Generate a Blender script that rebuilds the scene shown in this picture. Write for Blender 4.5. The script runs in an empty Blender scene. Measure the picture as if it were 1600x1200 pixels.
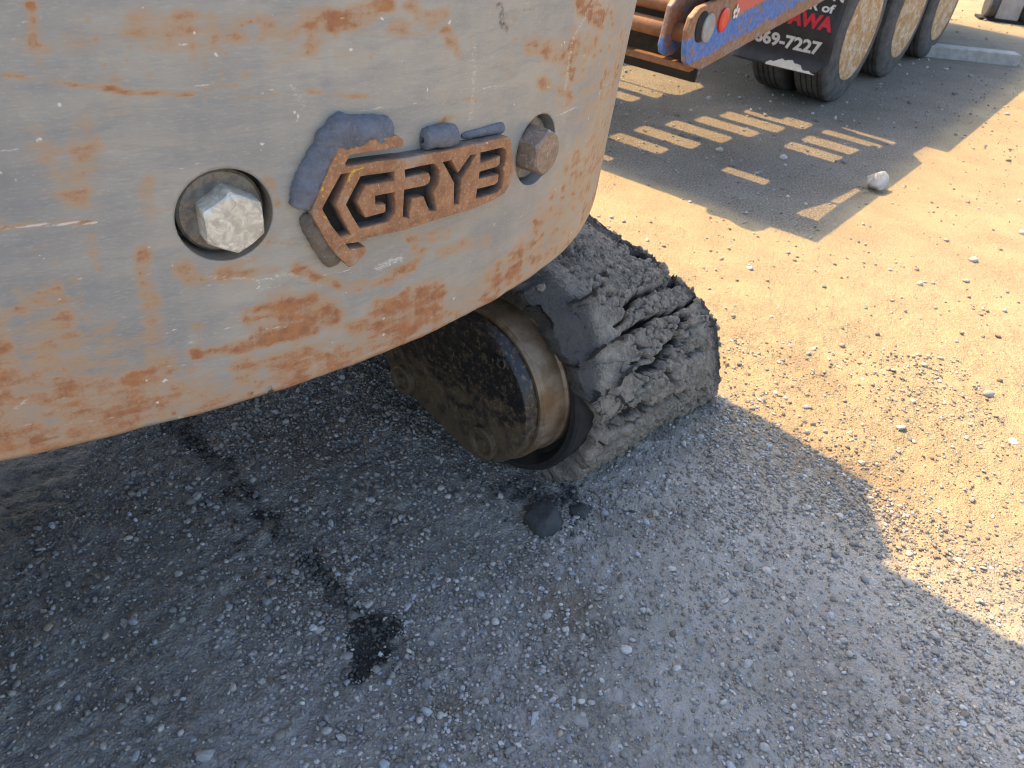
import bpy, bmesh, math, random
import numpy as np
from mathutils import Vector, Matrix
from mathutils.geometry import delaunay_2d_cdt

S = bpy.context.scene
C = S.collection
random.seed(7)
rng = np.random.default_rng(11)

# ------------------------------------------------------------------ camera
HC, TH, RL, FPX = 1.55, math.radians(36), math.radians(6), 1230.0
_R = np.array([1, 0, 0.]); _U = np.array([0, math.sin(TH), math.cos(TH)]); CF = np.array([0, math.cos(TH), -math.sin(TH)])
CR = _R * math.cos(RL) + _U * math.sin(RL)
CU = -_R * math.sin(RL) + _U * math.cos(RL)
CO = np.array([0, 0, HC])
cam = bpy.data.objects.new('camera', bpy.data.cameras.new('camera'))
C.objects.link(cam)
cam.matrix_world = Matrix(((CR[0], CU[0], -CF[0], 0), (CR[1], CU[1], -CF[1], 0), (CR[2], CU[2], -CF[2], HC), (0, 0, 0, 1)))
cam.data.sensor_width = 36
cam.data.lens = 36 * FPX / 1600
cam.data.clip_start = 0.05
cam.data.clip_end = 400
cam.data.dof.use_dof = True
cam.data.dof.focus_distance = 1.25
cam.data.dof.aperture_fstop = 11.0
S.camera = cam

# ------------------------------------------------------------------ light
SUN_EL = math.radians(55)
LH = np.array([math.cos(math.radians(-42)), math.sin(math.radians(-42)), 0])       # horizontal way the light travels
w = bpy.data.worlds.new('World'); S.world = w; w.use_nodes = True
nt = w.node_tree
sky = nt.nodes.new('ShaderNodeTexSky'); sky.sky_type = 'NISHITA'; sky.sun_disc = False
sky.sun_elevation = SUN_EL; sky.sun_rotation = math.atan2(-LH[0], -LH[1])
sky.altitude = 100; sky.air_density = 1.0; sky.dust_density = 3.0; sky.ozone_density = 1.0
nt.links.new(sky.outputs[0], nt.nodes['Background'].inputs[0])
nt.nodes['Background'].inputs[1].default_value = 0.13
sun = bpy.data.objects.new('sun', bpy.data.lights.new('sun', 'SUN')); C.objects.link(sun)
sun.data.energy = 2.65; sun.data.angle = math.radians(0.5); sun.data.color = (1, 0.66, 0.29)
Ld = Vector((LH[0] * math.cos(SUN_EL), LH[1] * math.cos(SUN_EL), -math.sin(SUN_EL)))
sun.rotation_euler = Ld.to_track_quat('-Z', 'Y').to_euler()
sun.location = (-6, 5, 9)
S.view_settings.view_transform = 'Standard'; S.view_settings.look = 'None'
S.view_settings.exposure = 1.93; S.view_settings.gamma = 1; S.view_settings.use_curve_mapping = False
S.cycles.use_denoising = True
S.cycles.denoising_prefilter = 'ACCURATE'
S.cycles.filter_width = 1.0

# ------------------------------------------------------------------ helpers: rays
def ray(u, v):
    return CR * ((u - 800) / FPX) - CU * ((v - 600) / FPX) + CF
def at(u, v, z=0.0):
    d = ray(u, v); return CO + d * ((z - HC) / d[2])
def on(u, v, nrm, m):
    d = ray(u, v); return CO + d * ((m - CO @ nrm) / (d @ nrm))
def proj(P):
    P = np.asarray(P, float) - CO; wd = P @ CF
    return 800 + FPX * (P @ CR) / wd, 600 - FPX * (P @ CU) / wd

# counterweight: an upright cylinder
KX, KY, KR = -1.128, 1.761, 1.311
def onk(u, v, r=KR):
    d = ray(u, v); a = d[0] ** 2 + d[1] ** 2
    b = -(d[0] * KX + d[1] * KY); c = KX ** 2 + KY ** 2 - r * r
    t = (-b - math.sqrt(max(b * b - a * c, 0))) / a
    X = CO + d * t
    return math.atan2(X[1] - KY, X[0] - KX), X[2]
def kp(phi, z, r=KR):
    return np.stack([KX + r * np.cos(phi), KY + r * np.sin(phi), np.broadcast_to(z, np.shape(phi))], -1)

# ------------------------------------------------------------------ helpers: noise
def _h(ix, iy, iz, seed):
    n = (ix.astype(np.int64) * 374761393 + iy.astype(np.int64) * 668265263 + iz.astype(np.int64) * 2147483647 + seed * 1274126177) & 0xffffffff
    n = ((n ^ (n >> 13)) * 1274126177) & 0xffffffff
    n = ((n ^ (n >> 16)) * 2246822519) & 0xffffffff
    return ((n ^ (n >> 15)) & 0xffffff) / float(0xffffff)
def vn(p, seed=0):
    f = np.floor(p); q = p - f; q = q * q * (3 - 2 * q); i = f.astype(np.int64)
    r = 0
    for dx in (0, 1):
        for dy in (0, 1):
            for dz in (0, 1):
                wgt = (q[:, 0] if dx else 1 - q[:, 0]) * (q[:, 1] if dy else 1 - q[:, 1]) * (q[:, 2] if dz else 1 - q[:, 2])
                r = r + wgt * _h(i[:, 0] + dx, i[:, 1] + dy, i[:, 2] + dz, seed)
    return r
def fbm(p, sc, octv=4, seed=0, gain=.5):
    p = np.asarray(p, float) * sc; a, r, t = 1., 0., 0.
    for o in range(octv):
        r = r + a * (vn(p + o * 17.3, seed + o) - .5); t += a; a *= gain; p = p * 2.03
    return r / t * 2
def worley(p, seed=0, zr=(-1, 0, 1)):
    f = np.floor(p).astype(np.int64); d1 = np.full(len(p), 9.); d2 = np.full(len(p), 9.); idv = np.zeros(len(p))
    for dx in (-1, 0, 1):
        for dy in (-1, 0, 1):
            for dz in zr:
                c = f + (dx, dy, dz)
                o = np.stack([_h(c[:, 0], c[:, 1], c[:, 2], seed + k) for k in (1, 2, 3)], 1)
                d = np.sqrt((((c + o) - p) ** 2).sum(1))
                m = d < d1
                d2 = np.where(m, d1, np.minimum(d2, d)); idv = np.where(m, o[:, 0], idv); d1 = np.where(m, d, d1)
    return d1, d2, idv
def p3(x, y, z=0.):
    x = np.asarray(x, float).ravel(); y = np.asarray(y, float).ravel()
    return np.stack([x, y, np.broadcast_to(np.asarray(z, float), x.shape)], 1)
def smooth(a, b, x):
    t = np.clip((x - a) / (b - a), 0, 1); return t * t * (3 - 2 * t)

# ------------------------------------------------------------------ helpers: meshes and objects
def mesh_np(name, V, F, smoothing=False):
    me = bpy.data.meshes.new(name)
    V = np.asarray(V, np.float32); F = np.asarray(F, np.int32); k = F.shape[1]
    me.vertices.add(len(V)); me.vertices.foreach_set('co', V.ravel())
    me.loops.add(F.size); me.loops.foreach_set('vertex_index', F.ravel())
    me.polygons.add(len(F)); me.polygons.foreach_set('loop_start', np.arange(0, F.size, k, dtype=np.int32))
    if smoothing: me.polygons.foreach_set('use_smooth', np.ones(len(F), bool))
    me.update(calc_edges=True); me.validate()
    return me
def attr(me, name, val):
    a = me.attributes.new(name, 'FLOAT', 'POINT'); a.data.foreach_set('value', np.asarray(val, np.float32).ravel())
def attr_c(me, name, val):
    a = me.attributes.new(name, 'FLOAT_COLOR', 'POINT')
    v = np.ones((len(me.vertices), 4), np.float32); v[:, :3] = val
    a.data.foreach_set('color', v.ravel())
def grid_faces(nr, nc, off=0):
    i = np.arange(nr - 1)[:, None] * nc + np.arange(nc - 1)[None, :] + off
    return np.stack([i, i + 1, i + nc + 1, i + nc], -1).reshape(-1, 4)
def link(name, me, mat, parent=None, loc=None):
    o = bpy.data.objects.new(name, me); C.objects.link(o)
    if mat is not None and me is not None:
        me.materials.clear(); me.materials.append(mat)
    if parent is not None: o.parent = parent
    if loc is not None: o.location = loc
    return o
def tag(o, label=None, cat=None, group=None, kind=None):
    for k, v in (('label', label), ('category', cat), ('group', group), ('kind', kind)):
        if v: o[k] = v
    return o
def empty(name, label, cat, group=None):
    o = bpy.data.objects.new(name, None); C.objects.link(o); o.empty_display_size = .1
    return tag(o, label, cat, group)
def bm_mesh(name, bm, bevel=0.0, seg=2, smoothing=False):
    if bevel: bmesh.ops.bevel(bm, geom=bm.edges[:], offset=bevel, segments=seg, affect='EDGES', profile=.6)
    bmesh.ops.recalc_face_normals(bm, faces=bm.faces[:])
    me = bpy.data.meshes.new(name); bm.to_mesh(me); bm.free()
    if smoothing:
        me.polygons.foreach_set('use_smooth', np.ones(len(me.polygons), bool))
    return me
def frame_mat(X, Y, Z, o=(0, 0, 0)):
    return Matrix(((X[0], Y[0], Z[0], o[0]), (X[1], Y[1], Z[1], o[1]), (X[2], Y[2], Z[2], o[2]), (0, 0, 0, 1)))
def bm_prism(poly, depth, M):
    """polygon in the local xy plane pushed from z=0 to z=depth, then placed by matrix M"""
    bm = bmesh.new()
    vs = [bm.verts.new((x, y, 0)) for x, y in poly]; f = bm.faces.new(vs)
    r = bmesh.ops.extrude_face_region(bm, geom=[f])
    bmesh.ops.translate(bm, vec=(0, 0, depth), verts=[g for g in r['geom'] if isinstance(g, bmesh.types.BMVert)])
    bmesh.ops.transform(bm, matrix=M, verts=bm.verts[:])
    return bm
def bm_box(lo, hi, M=None):
    bm = bmesh.new(); bmesh.ops.create_cube(bm, size=1)
    for v in bm.verts: v.co = Vector([lo[i] + (v.co[i] + .5) * (hi[i] - lo[i]) for i in range(3)])
    if M is not None: bmesh.ops.transform(bm, matrix=M, verts=bm.verts[:])
    return bm
def bm_lathe(prof, seg, M=None, a0=0.0):
    """profile of (radius, height) turned about local z"""
    bm = bmesh.new(); rings = []
    for r, h in prof:
        rings.append([bm.verts.new((r * math.cos(a0 + 2 * math.pi * k / seg), r * math.sin(a0 + 2 * math.pi * k / seg), h)) for k in range(seg)])
    for A_, B_ in zip(rings, rings[1:]):
        for k in range(seg):
            bm.faces.new((A_[k], A_[(k + 1) % seg], B_[(k + 1) % seg], B_[k]))
    if prof[0][0] > 0: bm.faces.new(rings[0][::-1])
    if prof[-1][0] > 0: bm.faces.new(rings[-1])
    if M is not None: bmesh.ops.transform(bm, matrix=M, verts=bm.verts[:])
    return bm
def smooth_by_angle(me, deg=35):
    bm = bmesh.new(); bm.from_mesh(me)
    for f in bm.faces: f.smooth = True
    for e in bm.edges:
        e.smooth = not (len(e.link_faces) == 2 and e.calc_face_angle(0) > math.radians(deg))
    bm.to_mesh(me); bm.free(); return me

# ------------------------------------------------------------------ helpers: materials
class NT:
    def __init__(s, name):
        s.m = bpy.data.materials.new(name); s.m.use_nodes = True; s.t = s.m.node_tree
        s.b = s.t.nodes['Principled BSDF']; s.tc = s.t.nodes.new('ShaderNodeTexCoord')
    def n(s, typ, **kw):
        x = s.t.nodes.new(typ)
        for k, v in kw.items(): setattr(x, k, v)
        return x
    def put(s, sock, v):
        if hasattr(v, 'links'): s.t.links.new(v, sock)
        elif isinstance(v, tuple) and len(v) == 3 and sock.type == 'RGBA': sock.default_value = (*v, 1)
        else: sock.default_value = v
    def noise(s, scale, detail=4, rough=.6, dist=0., vec=None, stretch=None):
        x = s.n('ShaderNodeTexNoise'); v = vec if vec is not None else s.tc.outputs['Object']
        if stretch:
            mp = s.n('ShaderNodeMapping'); mp.inputs['Scale'].default_value = stretch; s.put(mp.inputs['Vector'], v); v = mp.outputs[0]
        s.put(x.inputs['Vector'], v)
        x.inputs['Scale'].default_value = scale; x.inputs['Detail'].default_value = detail
        x.inputs['Roughness'].default_value = rough; x.inputs['Distortion'].default_value = dist
        return x.outputs['Fac']
    def voro(s, scale, feature='F1', out='Distance', rnd=1.):
        x = s.n('ShaderNodeTexVoronoi', feature=feature); s.put(x.inputs['Vector'], s.tc.outputs['Object'])
        x.inputs['Scale'].default_value = scale; x.inputs['Randomness'].default_value = rnd
        return x.outputs[out]
    def ramp(s, f, lo, hi, a=0., b=1.):
        x = s.n('ShaderNodeMapRange'); x.interpolation_type = 'SMOOTHSTEP'
        s.put(x.inputs[0], f); x.inputs[1].default_value = lo; x.inputs[2].default_value = hi
        x.inputs[3].default_value = a; x.inputs[4].default_value = b
        return x.outputs[0]
    def math(s, op, a, b=0.):
        x = s.n('ShaderNodeMath', operation=op); s.put(x.inputs[0], a); s.put(x.inputs[1], b); return x.outputs[0]
    def mix(s, f, a, b):
        x = s.n('ShaderNodeMix', data_type='RGBA'); s.put(x.inputs[0], f); s.put(x.inputs[6], a); s.put(x.inputs[7], b); return x.outputs[2]
    def attr(s, name, out='Fac'):
        x = s.n('ShaderNodeAttribute', attribute_name=name); return x.outputs[out]
    def bump(s, h, strength, dist, prev=None):
        x = s.n('ShaderNodeBump'); s.put(x.inputs['Height'], h); x.inputs['Strength'].default_value = strength; x.inputs['Distance'].default_value = dist
        if prev is not None: s.put(x.inputs['Normal'], prev)
        return x.outputs[0]
    def done(s, col, rough=.7, metal=0., bump=None, spec=.5):
        s.put(s.b.inputs['Base Color'], col); s.put(s.b.inputs['Roughness'], rough); s.put(s.b.inputs['Metallic'], metal)
        s.b.inputs['Specular IOR Level'].default_value = spec
        if bump is not None: s.put(s.b.inputs['Normal'], bump)
        return s.m
def simple(name, c1, c2, scale=20, rough=.7, metal=0., bs=.3, bd=.002, c3=None):
    t = NT(name); f = t.noise(scale, 6, .65)
    col = t.mix(t.ramp(f, .35, .65), c1, c2)
    if c3: col = t.mix(t.ramp(t.noise(scale * .37, 5, .7), .55, .68), col, c3)
    return t.done(col, rough, metal, t.bump(t.noise(scale * 4, 5, .7), bs, bd))

def m_ground():
    t = NT('ground_gravel')
    dark = t.attr('stain_dark'); warm = t.attr('warm')
    f = t.noise(3.1, 8, .62); g = t.noise(90, 6, .75)
    c = t.mix(t.ramp(f, .32, .68), (.24, .188, .104), (.365, .285, .153))
    c = t.mix(t.math('MULTIPLY', t.attr('shade_grey'), .9), c, t.mix(t.ramp(f, .32, .68), (.31, .303, .288), (.455, .443, .42)))
    c = t.mix(t.math('MULTIPLY', t.attr('trailer_shade'), .92), c, t.mix(t.ramp(f, .32, .68), (.052, .053, .057), (.100, .101, .105)))
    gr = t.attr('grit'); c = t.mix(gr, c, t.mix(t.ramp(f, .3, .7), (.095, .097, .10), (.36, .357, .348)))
    c = t.mix(t.ramp(g, .36, .66, 0, .75), c, (.405, .34, .235))
    c = t.mix(t.ramp(t.noise(260, 3, .7), .55, .75, 0, .6), c, (.10, .088, .075))
    pb = t.attr('peb')
    c = t.mix(t.ramp(pb, .05, .5, 0, .65), c, (.40, .37, .325)); c = t.mix(t.ramp(pb, -.05, -.5, 0, .6), c, (.125, .108, .088))
    c = t.mix(t.math('MULTIPLY', warm, .45), c, (.22, .16, .10))
    d = t.ramp(t.math('ADD', dark, t.math('MULTIPLY', t.math('SUBTRACT', t.noise(48, 6, .75), .5), 1.5)), .30, .85, 0, .92)
    c = t.mix(d, c, (.020, .019, .018))
    vo = t.voro(150); vo2 = t.voro(420)
    h = t.math('ADD', t.math('MULTIPLY', vo, -.5), t.math('ADD', t.math('MULTIPLY', vo2, -.2), t.noise(35, 6, .7)))
    return t.done(c, .92, 0, t.bump(h, 1.0, .009), .25)
def m_gravel():
    t = NT('gravel_stone'); r = t.attr('tone', 'Color')
    c = t.mix(t.ramp(t.noise(140, 4, .7), .3, .7, 0, .5), r, (.20, .18, .15))
    return t.done(c, .9, 0, t.bump(t.noise(300, 3, .7), .5, .002), .3)
def m_counterweight():
    t = NT('rusty_plate'); rust = t.attr('rust'); pale = t.attr('pale'); soot = t.attr('soot')
    st = (1, 1, 4.5)
    n1 = t.noise(14, 8, .7, .4, stretch=st); n2 = t.noise(120, 6, .75, stretch=(1, 1, 5)); n3 = t.noise(330, 3, .7)
    c = t.mix(t.attr('tone'), (.20, .20, .19), (.365, .335, .275))
    c = t.mix(t.ramp(n1, .45, .68, 0, .45), c, (.205, .215, .215))
    c = t.mix(t.ramp(n2, .50, .72, 0, .5), c, (.46, .435, .375))
    e = t.math('ADD', rust, t.math('MULTIPLY', t.math('SUBTRACT', n2, .5), .35))
    film = t.ramp(e, .00, .72, 0, .82)
    c = t.mix(film, c, (.40, .255, .14))
    core = t.ramp(t.math('ADD', e, t.math('MULTIPLY', t.math('SUBTRACT', n3, .5), .8)), .50, 1.18, 0, .80)
    rc = t.mix(t.ramp(t.noise(60, 5, .7), .35, .65), (.39, .15, .045), (.27, .085, .028))
    c = t.mix(core, c, rc)
    pp = t.ramp(t.math('ADD', pale, t.math('MULTIPLY', t.math('SUBTRACT', t.noise(160, 5, .75, stretch=(1, 1, 3)), .5), 1.5)), .40, .75, 0, .8)
    c = t.mix(pp, c, (.62, .57, .49))
    sp = t.ramp(t.noise(75, 2, .5), .735, .76, 0, .8)
    c = t.mix(sp, c, (.66, .61, .53))
    ss = t.ramp(t.math('ADD', soot, t.math('MULTIPLY', t.math('SUBTRACT', t.noise(110, 5, .75), .5), 1.5)), .38, .75, 0, .85)
    c = t.mix(ss, c, (.03, .028, .027))
    rough = t.ramp(core, 0, 1, .48, .8)
    h = t.math('ADD', t.noise(45, 6, .7, stretch=(1, 1, 6)), t.math('MULTIPLY', n3, .4))
    h = t.math('ADD', h, t.math('MULTIPLY', core, .5))
    return t.done(c, rough, .12, t.bump(h, .35, .0016), .45)
def m_badge():
    t = NT('rusted_badge_steel'); n = t.noise(55, 8, .75); n2 = t.noise(240, 5, .75); y = t.attr('yellow')
    c = t.mix(t.ramp(n, .35, .62), (.40, .195, .09), (.27, .125, .058))
    c = t.mix(t.ramp(n2, .5, .72, 0, .6), c, (.62, .42, .24))
    c = t.mix(t.ramp(t.noise(19, 5, .7), .55, .7, 0, .55), c, (.40, .33, .25))
    c = t.mix(t.ramp(t.noise(95, 3, .6), .70, .74, 0, .8), c, (.62, .55, .48))
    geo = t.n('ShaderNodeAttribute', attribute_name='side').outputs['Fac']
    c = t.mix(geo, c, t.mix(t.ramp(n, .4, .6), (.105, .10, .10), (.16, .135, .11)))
    yy = t.ramp(t.math('ADD', y, t.math('MULTIPLY', t.math('SUBTRACT', t.noise(120, 4, .7), .5), .9)), .45, .62)
    c = t.mix(yy, c, (.68, .43, .03))
    return t.done(c, .72, .1, t.bump(t.math('ADD', n, n2), .6, .0015), .4)
M_GROUND = m_ground(); M_GRAVEL = m_gravel(); M_CW = m_counterweight(); M_BADGE = m_badge()
def m_weld(nm, a, b, r_):
    t = NT(nm); n = t.noise(40, 8, .75); n2 = t.noise(190, 6, .8)
    c = t.mix(t.ramp(n, .35, .65), a, b); c = t.mix(t.ramp(n2, .5, .7, 0, .7), c, (.27, .275, .285))
    c = t.mix(t.ramp(t.noise(26, 6, .75), .60, .70, 0, .7), c, r_)
    return t.done(c, .75, .1, t.bump(t.math('ADD', n, n2), .8, .004), .3)
M_WELD = m_weld('weld_steel', (.20, .205, .225), (.135, .14, .16), (.27, .215, .15))
M_WELDB = m_weld('weld_steel_brown', (.22, .175, .125), (.14, .115, .09), (.30, .17, .07))
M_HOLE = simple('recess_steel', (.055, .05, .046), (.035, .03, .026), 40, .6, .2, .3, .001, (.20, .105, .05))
def m_bolt(nm, a, b, cc):
    t = NT(nm); n = t.noise(85, 5, .6, .6)
    c = t.mix(t.ramp(n, .35, .6), a, b); c = t.mix(t.ramp(t.noise(60, 5, .7, 2.), .52, .66, 0, .8), c, cc)
    return t.done(c, .5, .2, t.bump(n, .5, .0012), .5)
M_BOLT = m_bolt('bright_bolt_steel', (.66, .60, .47), (.44, .39, .30), (.74, .70, .60))
M_BOLT2 = m_bolt('dull_bolt_steel', (.28, .205, .15), (.19, .14, .105), (.38, .31, .24))
M_WASH = m_bolt('washer_steel', (.20, .19, .16), (.12, .11, .10), (.26, .20, .11))
def m_mud():
    t = NT('dried_mud'); cav = t.attr('cav'); damp = t.attr('damp'); n = t.noise(26, 8, .7); n2 = t.noise(170, 6, .78)
    c = t.mix(t.ramp(n, .35, .65), (.20, .168, .130), (.34, .29, .225))
    c = t.mix(t.ramp(n2, .5, .75, 0, .65), c, (.12, .108, .092))
    c = t.mix(t.ramp(t.noise(95, 2, .5), .66, .72, 0, .8), c, (.40, .375, .34))
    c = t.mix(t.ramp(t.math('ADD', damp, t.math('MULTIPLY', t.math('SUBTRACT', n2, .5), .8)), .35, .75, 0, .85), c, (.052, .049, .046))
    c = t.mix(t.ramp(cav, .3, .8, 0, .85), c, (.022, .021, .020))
    return t.done(c, .95, 0, t.bump(t.math('ADD', n2, t.math('MULTIPLY', t.voro(120), -.8)), .9, .006), .15)
M_MUD = m_mud()
M_WETMUD = simple('damp_dark_mud', (.035, .036, .036), (.062, .062, .058), 30, .85, 0, .8, .004)
def m_drive():
    t = NT('greasy_final_drive'); sx = t.n('ShaderNodeSeparateXYZ'); t.put(sx.inputs[0], t.tc.outputs['Object'])
    n = t.math('ADD', t.noise(19, 9, .74, .3), t.ramp(sx.outputs[2], .16, .46, -.13, .13)); n2 = t.noise(60, 6, .75)
    c = t.mix(t.ramp(n, .41, .58), (.10, .070, .038), (.014, .013, .012))
    c = t.mix(t.ramp(n2, .50, .64, 0, .7), c, (.17, .118, .065)); c = t.mix(t.ramp(t.noise(38, 7, .78), .52, .62, 0, .8), c, (.035, .029, .022))
    return t.done(c, t.ramp(n, .4, .6, .62, .38), .15, t.bump(n2, .4, .002), .5)
M_DRIVE = m_drive()
M_HUB = simple('worn_hub_steel', (.23, .165, .10), (.14, .085, .042), 18, .45, .4, .3, .001, (.30, .25, .19))
M_DARK = simple('greasy_black_steel', (.008, .0075, .007), (.022, .018, .014), 22, .85, .0, .4, .002)
M_BODY = simple('machine_paint', (.11, .105, .10), (.15, .14, .12), 8, .6)
def m_tyre():
    t = NT('tyre_rubber'); n = t.noise(9, 6, .7)
    c = t.mix(t.ramp(n, .35, .65), (.050, .049, .047), (.105, .099, .09))
    c = t.mix(t.ramp(t.noise(60, 5, .7), .5, .75, 0, .4), c, (.16, .15, .13))
    return t.done(c, .88, 0, t.bump(t.noise(200, 3, .6), .3, .001), .3)
M_TYRE = m_tyre()
def m_rim():
    t = NT('rusty_white_rim'); n = t.noise(11, 7, .75, .6); n2 = t.noise(34, 6, .75)
    c = t.mix(t.ramp(n, .36, .58), (.56, .47, .34), (.38, .21, .07))
    c = t.mix(t.ramp(n2, .55, .68, 0, .85), c, (.20, .085, .03))
    c = t.mix(t.ramp(t.noise(23, 5, .7), .58, .66, 0, .8), c, (.66, .60, .52))
    return t.done(c, .75, .05, t.bump(n2, .5, .004), .3)
M_RIM = m_rim()
M_FLAP = simple('mud_flap_rubber', (.020, .021, .023), (.032, .033, .034), 14, .6, 0, .2, .001)
M_WHITE = simple('white_print', (.74, .74, .72), (.62, .62, .60), 30, .6, 0, .1, .001)
M_RED = simple('red_print', (.62, .025, .045), (.48, .02, .035), 30, .6, 0, .1, .001)
M_SUNPATCH = simple('pale_sun_patch', (.66, .61, .50), (.56, .51, .41), 30, .9, 0, .4, .002)
M_REFL = simple('red_reflector', (.70, .045, .03), (.55, .03, .02), 30, .3, 0, .1, .001)
M_TRUST = simple('rusty_trailer_steel', (.23, .105, .045), (.15, .07, .033), 16, .7, .1, .5, .003, (.30, .17, .08))
M_DECK = simple('trailer_deck_steel', (.10, .085, .07), (.06, .055, .05), 14, .75, .1)
M_STONE = simple('pale_stone', (.42, .405, .37), (.30, .29, .265), 45, .85, 0, .6, .003)
M_STONE_D = simple('grey_stone', (.27, .26, .24), (.19, .185, .17), 45, .88, 0, .6, .003)
M_STONE_W = simple('white_stone', (.62, .60, .55), (.50, .48, .44), 45, .85, 0, .6, .003)
M_TIMBER = simple('grey_timber', (.40, .38, .335), (.29, .27, .235), 12, .85, 0, .5, .003)
M_GREY = simple('grey_painted_steel', (.34, .335, .31), (.27, .26, .24), 12, .6, 0, .2, .002)
M_BLACK = simple('black_wheel', (.03, .03, .032), (.05, .05, .05), 20, .6)
def m_tail():
    t = NT('worn_blue_paint'); x = t.n('ShaderNodeSeparateXYZ'); t.put(x.inputs[0], t.attr('tail', 'Vector'))
    a, h = x.outputs[0], x.outputs[1]
    n = t.noise(13, 7, .72, .5); n2 = t.noise(45, 6, .75)
    c = t.mix(t.ramp(n2, .4, .65), (.23, .115, .06), (.33, .19, .11))
    c = t.mix(t.ramp(t.noise(9, 5, .7), .5, .64, 0, .75), c, (.24, .245, .29))
    hb = t.math('SUBTRACT', h, t.math('MULTIPLY', a, .132))
    band = t.math('MULTIPLY', t.ramp(hb, .03, .07), t.ramp(hb, .21, .16))
    blue = t.ramp(t.math('ADD', band, t.math('MULTIPLY', t.math('SUBTRACT', n, .5), 3.4)), .55, 1.0, 0, .92)
    c = t.mix(blue, c, t.mix(t.ramp(n2, .4, .6), (.035, .13, .42), (.09, .20, .46)))
    redz = t.math('MULTIPLY', t.ramp(hb, .165, .20), t.ramp(a, .42, .5))
    red = t.ramp(t.math('ADD', redz, t.math('MULTIPLY', t.math('SUBTRACT', n, .5), 1.2)), .5, .8, 0, .9)
    c = t.mix(red, c, (.62, .12, .09))
    return t.done(c, .6, .1, t.bump(n2, .5, .003), .4)
M_TAIL = m_tail()

# ------------------------------------------------------------------ ground: one sheet, fine near the camera
def axis_lines(lo, hi, fine0, fine1, step0, grow):
    xs = [fine0]
    st = step0
    while xs[-1] < fine1: xs.append(xs[-1] + step0)
    a = list(xs)
    while a[-1] < hi: st *= grow; a.append(a[-1] + st)
    st = step0; b = [fine0]
    while b[-1] > lo: st *= grow; b.append(b[-1] - st)
    return np.array(b[::-1][:-1] + a)
GX = axis_lines(-70, 90, -1.15, 2.3, .0056, 1.075)
ys = [0.45]
while ys[-1] < 12: ys.append(ys[-1] + .0043 * max(1, ys[-1] / 1.0) ** 1.2)
st = ys[-1] - ys[-2]
while ys[-1] < 140: st *= 1.15; ys.append(ys[-1] + st)
lo = [0.45]; st = .008
while lo[-1] > -60: st *= 1.2; lo.append(lo[-1] - st)
GY = np.array(lo[::-1][:-1] + ys)
def gheight(x, y):
    p = p3(x, y)
    near = smooth(4.2, 2.4, p[:, 1]) * smooth(-40, 0, p[:, 1])
    h = .014 * fbm(p, 1.6, 3, 3) + .010 * fbm(p, 7, 3, 5)
    h += (.0075 * fbm(p, 24, 3, 8) + .0045 * fbm(p, 75, 2, 9)) * (.25 + .75 * near)
    return h * (.14 + .86 * near)
def grit_at(x, y):
    return smooth(1.75, .75, x * .669 + y * .743 - .12 + .45 * fbm(p3(x, y), 1.7, 4, 91)) * smooth(3.5, 2.4, np.asarray(y))
def stroke(px, py, pts, wd):
    """soft mask 0..1 round a polyline drawn on the surface"""
    best = np.full(px.shape, 1e9)
    pts = [np.array(q, float) for q in pts]
    if len(pts) == 1: best = np.hypot(px - pts[0][0], py - pts[0][1])
    for A_, B_ in zip(pts, pts[1:]):
        d = B_ - A_; L2 = d @ d
        t = np.clip(((px - A_[0]) * d[0] + (py - A_[1]) * d[1]) / L2, 0, 1)
        best = np.minimum(best, np.hypot(px - A_[0] - t * d[0], py - A_[1] - t * d[1]))
    return np.clip(1.2 - best / wd, 0, 1)
gx, gy = np.meshgrid(GX, GY)
gz = gheight(gx, gy)
_p = p3(gx, gy); peb = np.zeros(len(_p))
_k = (np.abs(_p[:, 0] - .6) < 1.9) & (_p[:, 1] > .4) & (_p[:, 1] < 4.5)
_d1, _d2, _id = worley(_p[_k] * 62 + .3 * fbm(_p[_k], 40, 2, 3)[:, None], 71, (0,))
_e1, _e2, _ie = worley(_p[_k] * 27, 73, (0,))
_cl = smooth(-.25, .3, fbm(_p[_k], 3.1, 3, 78)); _on = (_p[_k] @ np.array([.669, .743, 0]) < 2.1) * .65 + .35
gz[_k] += (.0050 * np.clip(.75 - _d1, 0, 1) * (_id > .35) + .010 * np.clip(.62 - _e1, 0, 1) * (_ie > .70)) * (.35 + .65 * _cl) * _on
peb[_k] = np.where(_ie > .70, np.clip(.62 - _e1, 0, .3) * 2.2 * (.3 + .7 * _ie), (_id - .5) * smooth(.75, .3, _d1)) * (.4 + .6 * _cl) * _on
V = np.stack([gx.ravel(), gy.ravel(), gz], 1)
me = mesh_np('ground', V, grid_faces(len(GY), len(GX)), True)
def gp(*pts): return [tuple(at(u, v)[:2]) for u, v in pts]
X_, Y_ = gx.ravel(), gy.ravel()
OIL_DARK = [(gp((262, 640), (305, 690)), .045, .68), (gp((305, 690), (345, 725), (400, 785), (455, 835)), .036, .60), (gp((490, 870), (545, 945), (575, 985)), .032, .64),
       (gp((575, 1000), (600, 985)), .046, .95), (gp((580, 1010), (560, 1045)), .04, .95), (gp((330, 800), (470, 940), (520, 980)), .10, .38), (gp((870, 900), (920, 970), (980, 990)), .09, .34), (gp((800, 765), (890, 775)), .050, .60)]  # oil strokes; the last one just darkens the ground above the clods
stain_dark = np.zeros(len(V))
_w = .045 * fbm(_p, 14, 4, 61); _w2 = .045 * fbm(_p, 14, 4, 62)
for pts, wd, k_ in OIL_DARK: stain_dark = np.maximum(stain_dark, k_ * smooth(0, 1, stroke(X_ + _w, Y_ + _w2, pts, wd * 1.7)))
stain_dark = stain_dark * (1 + .8 * fbm(_p, 30, 4, 64))
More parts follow.
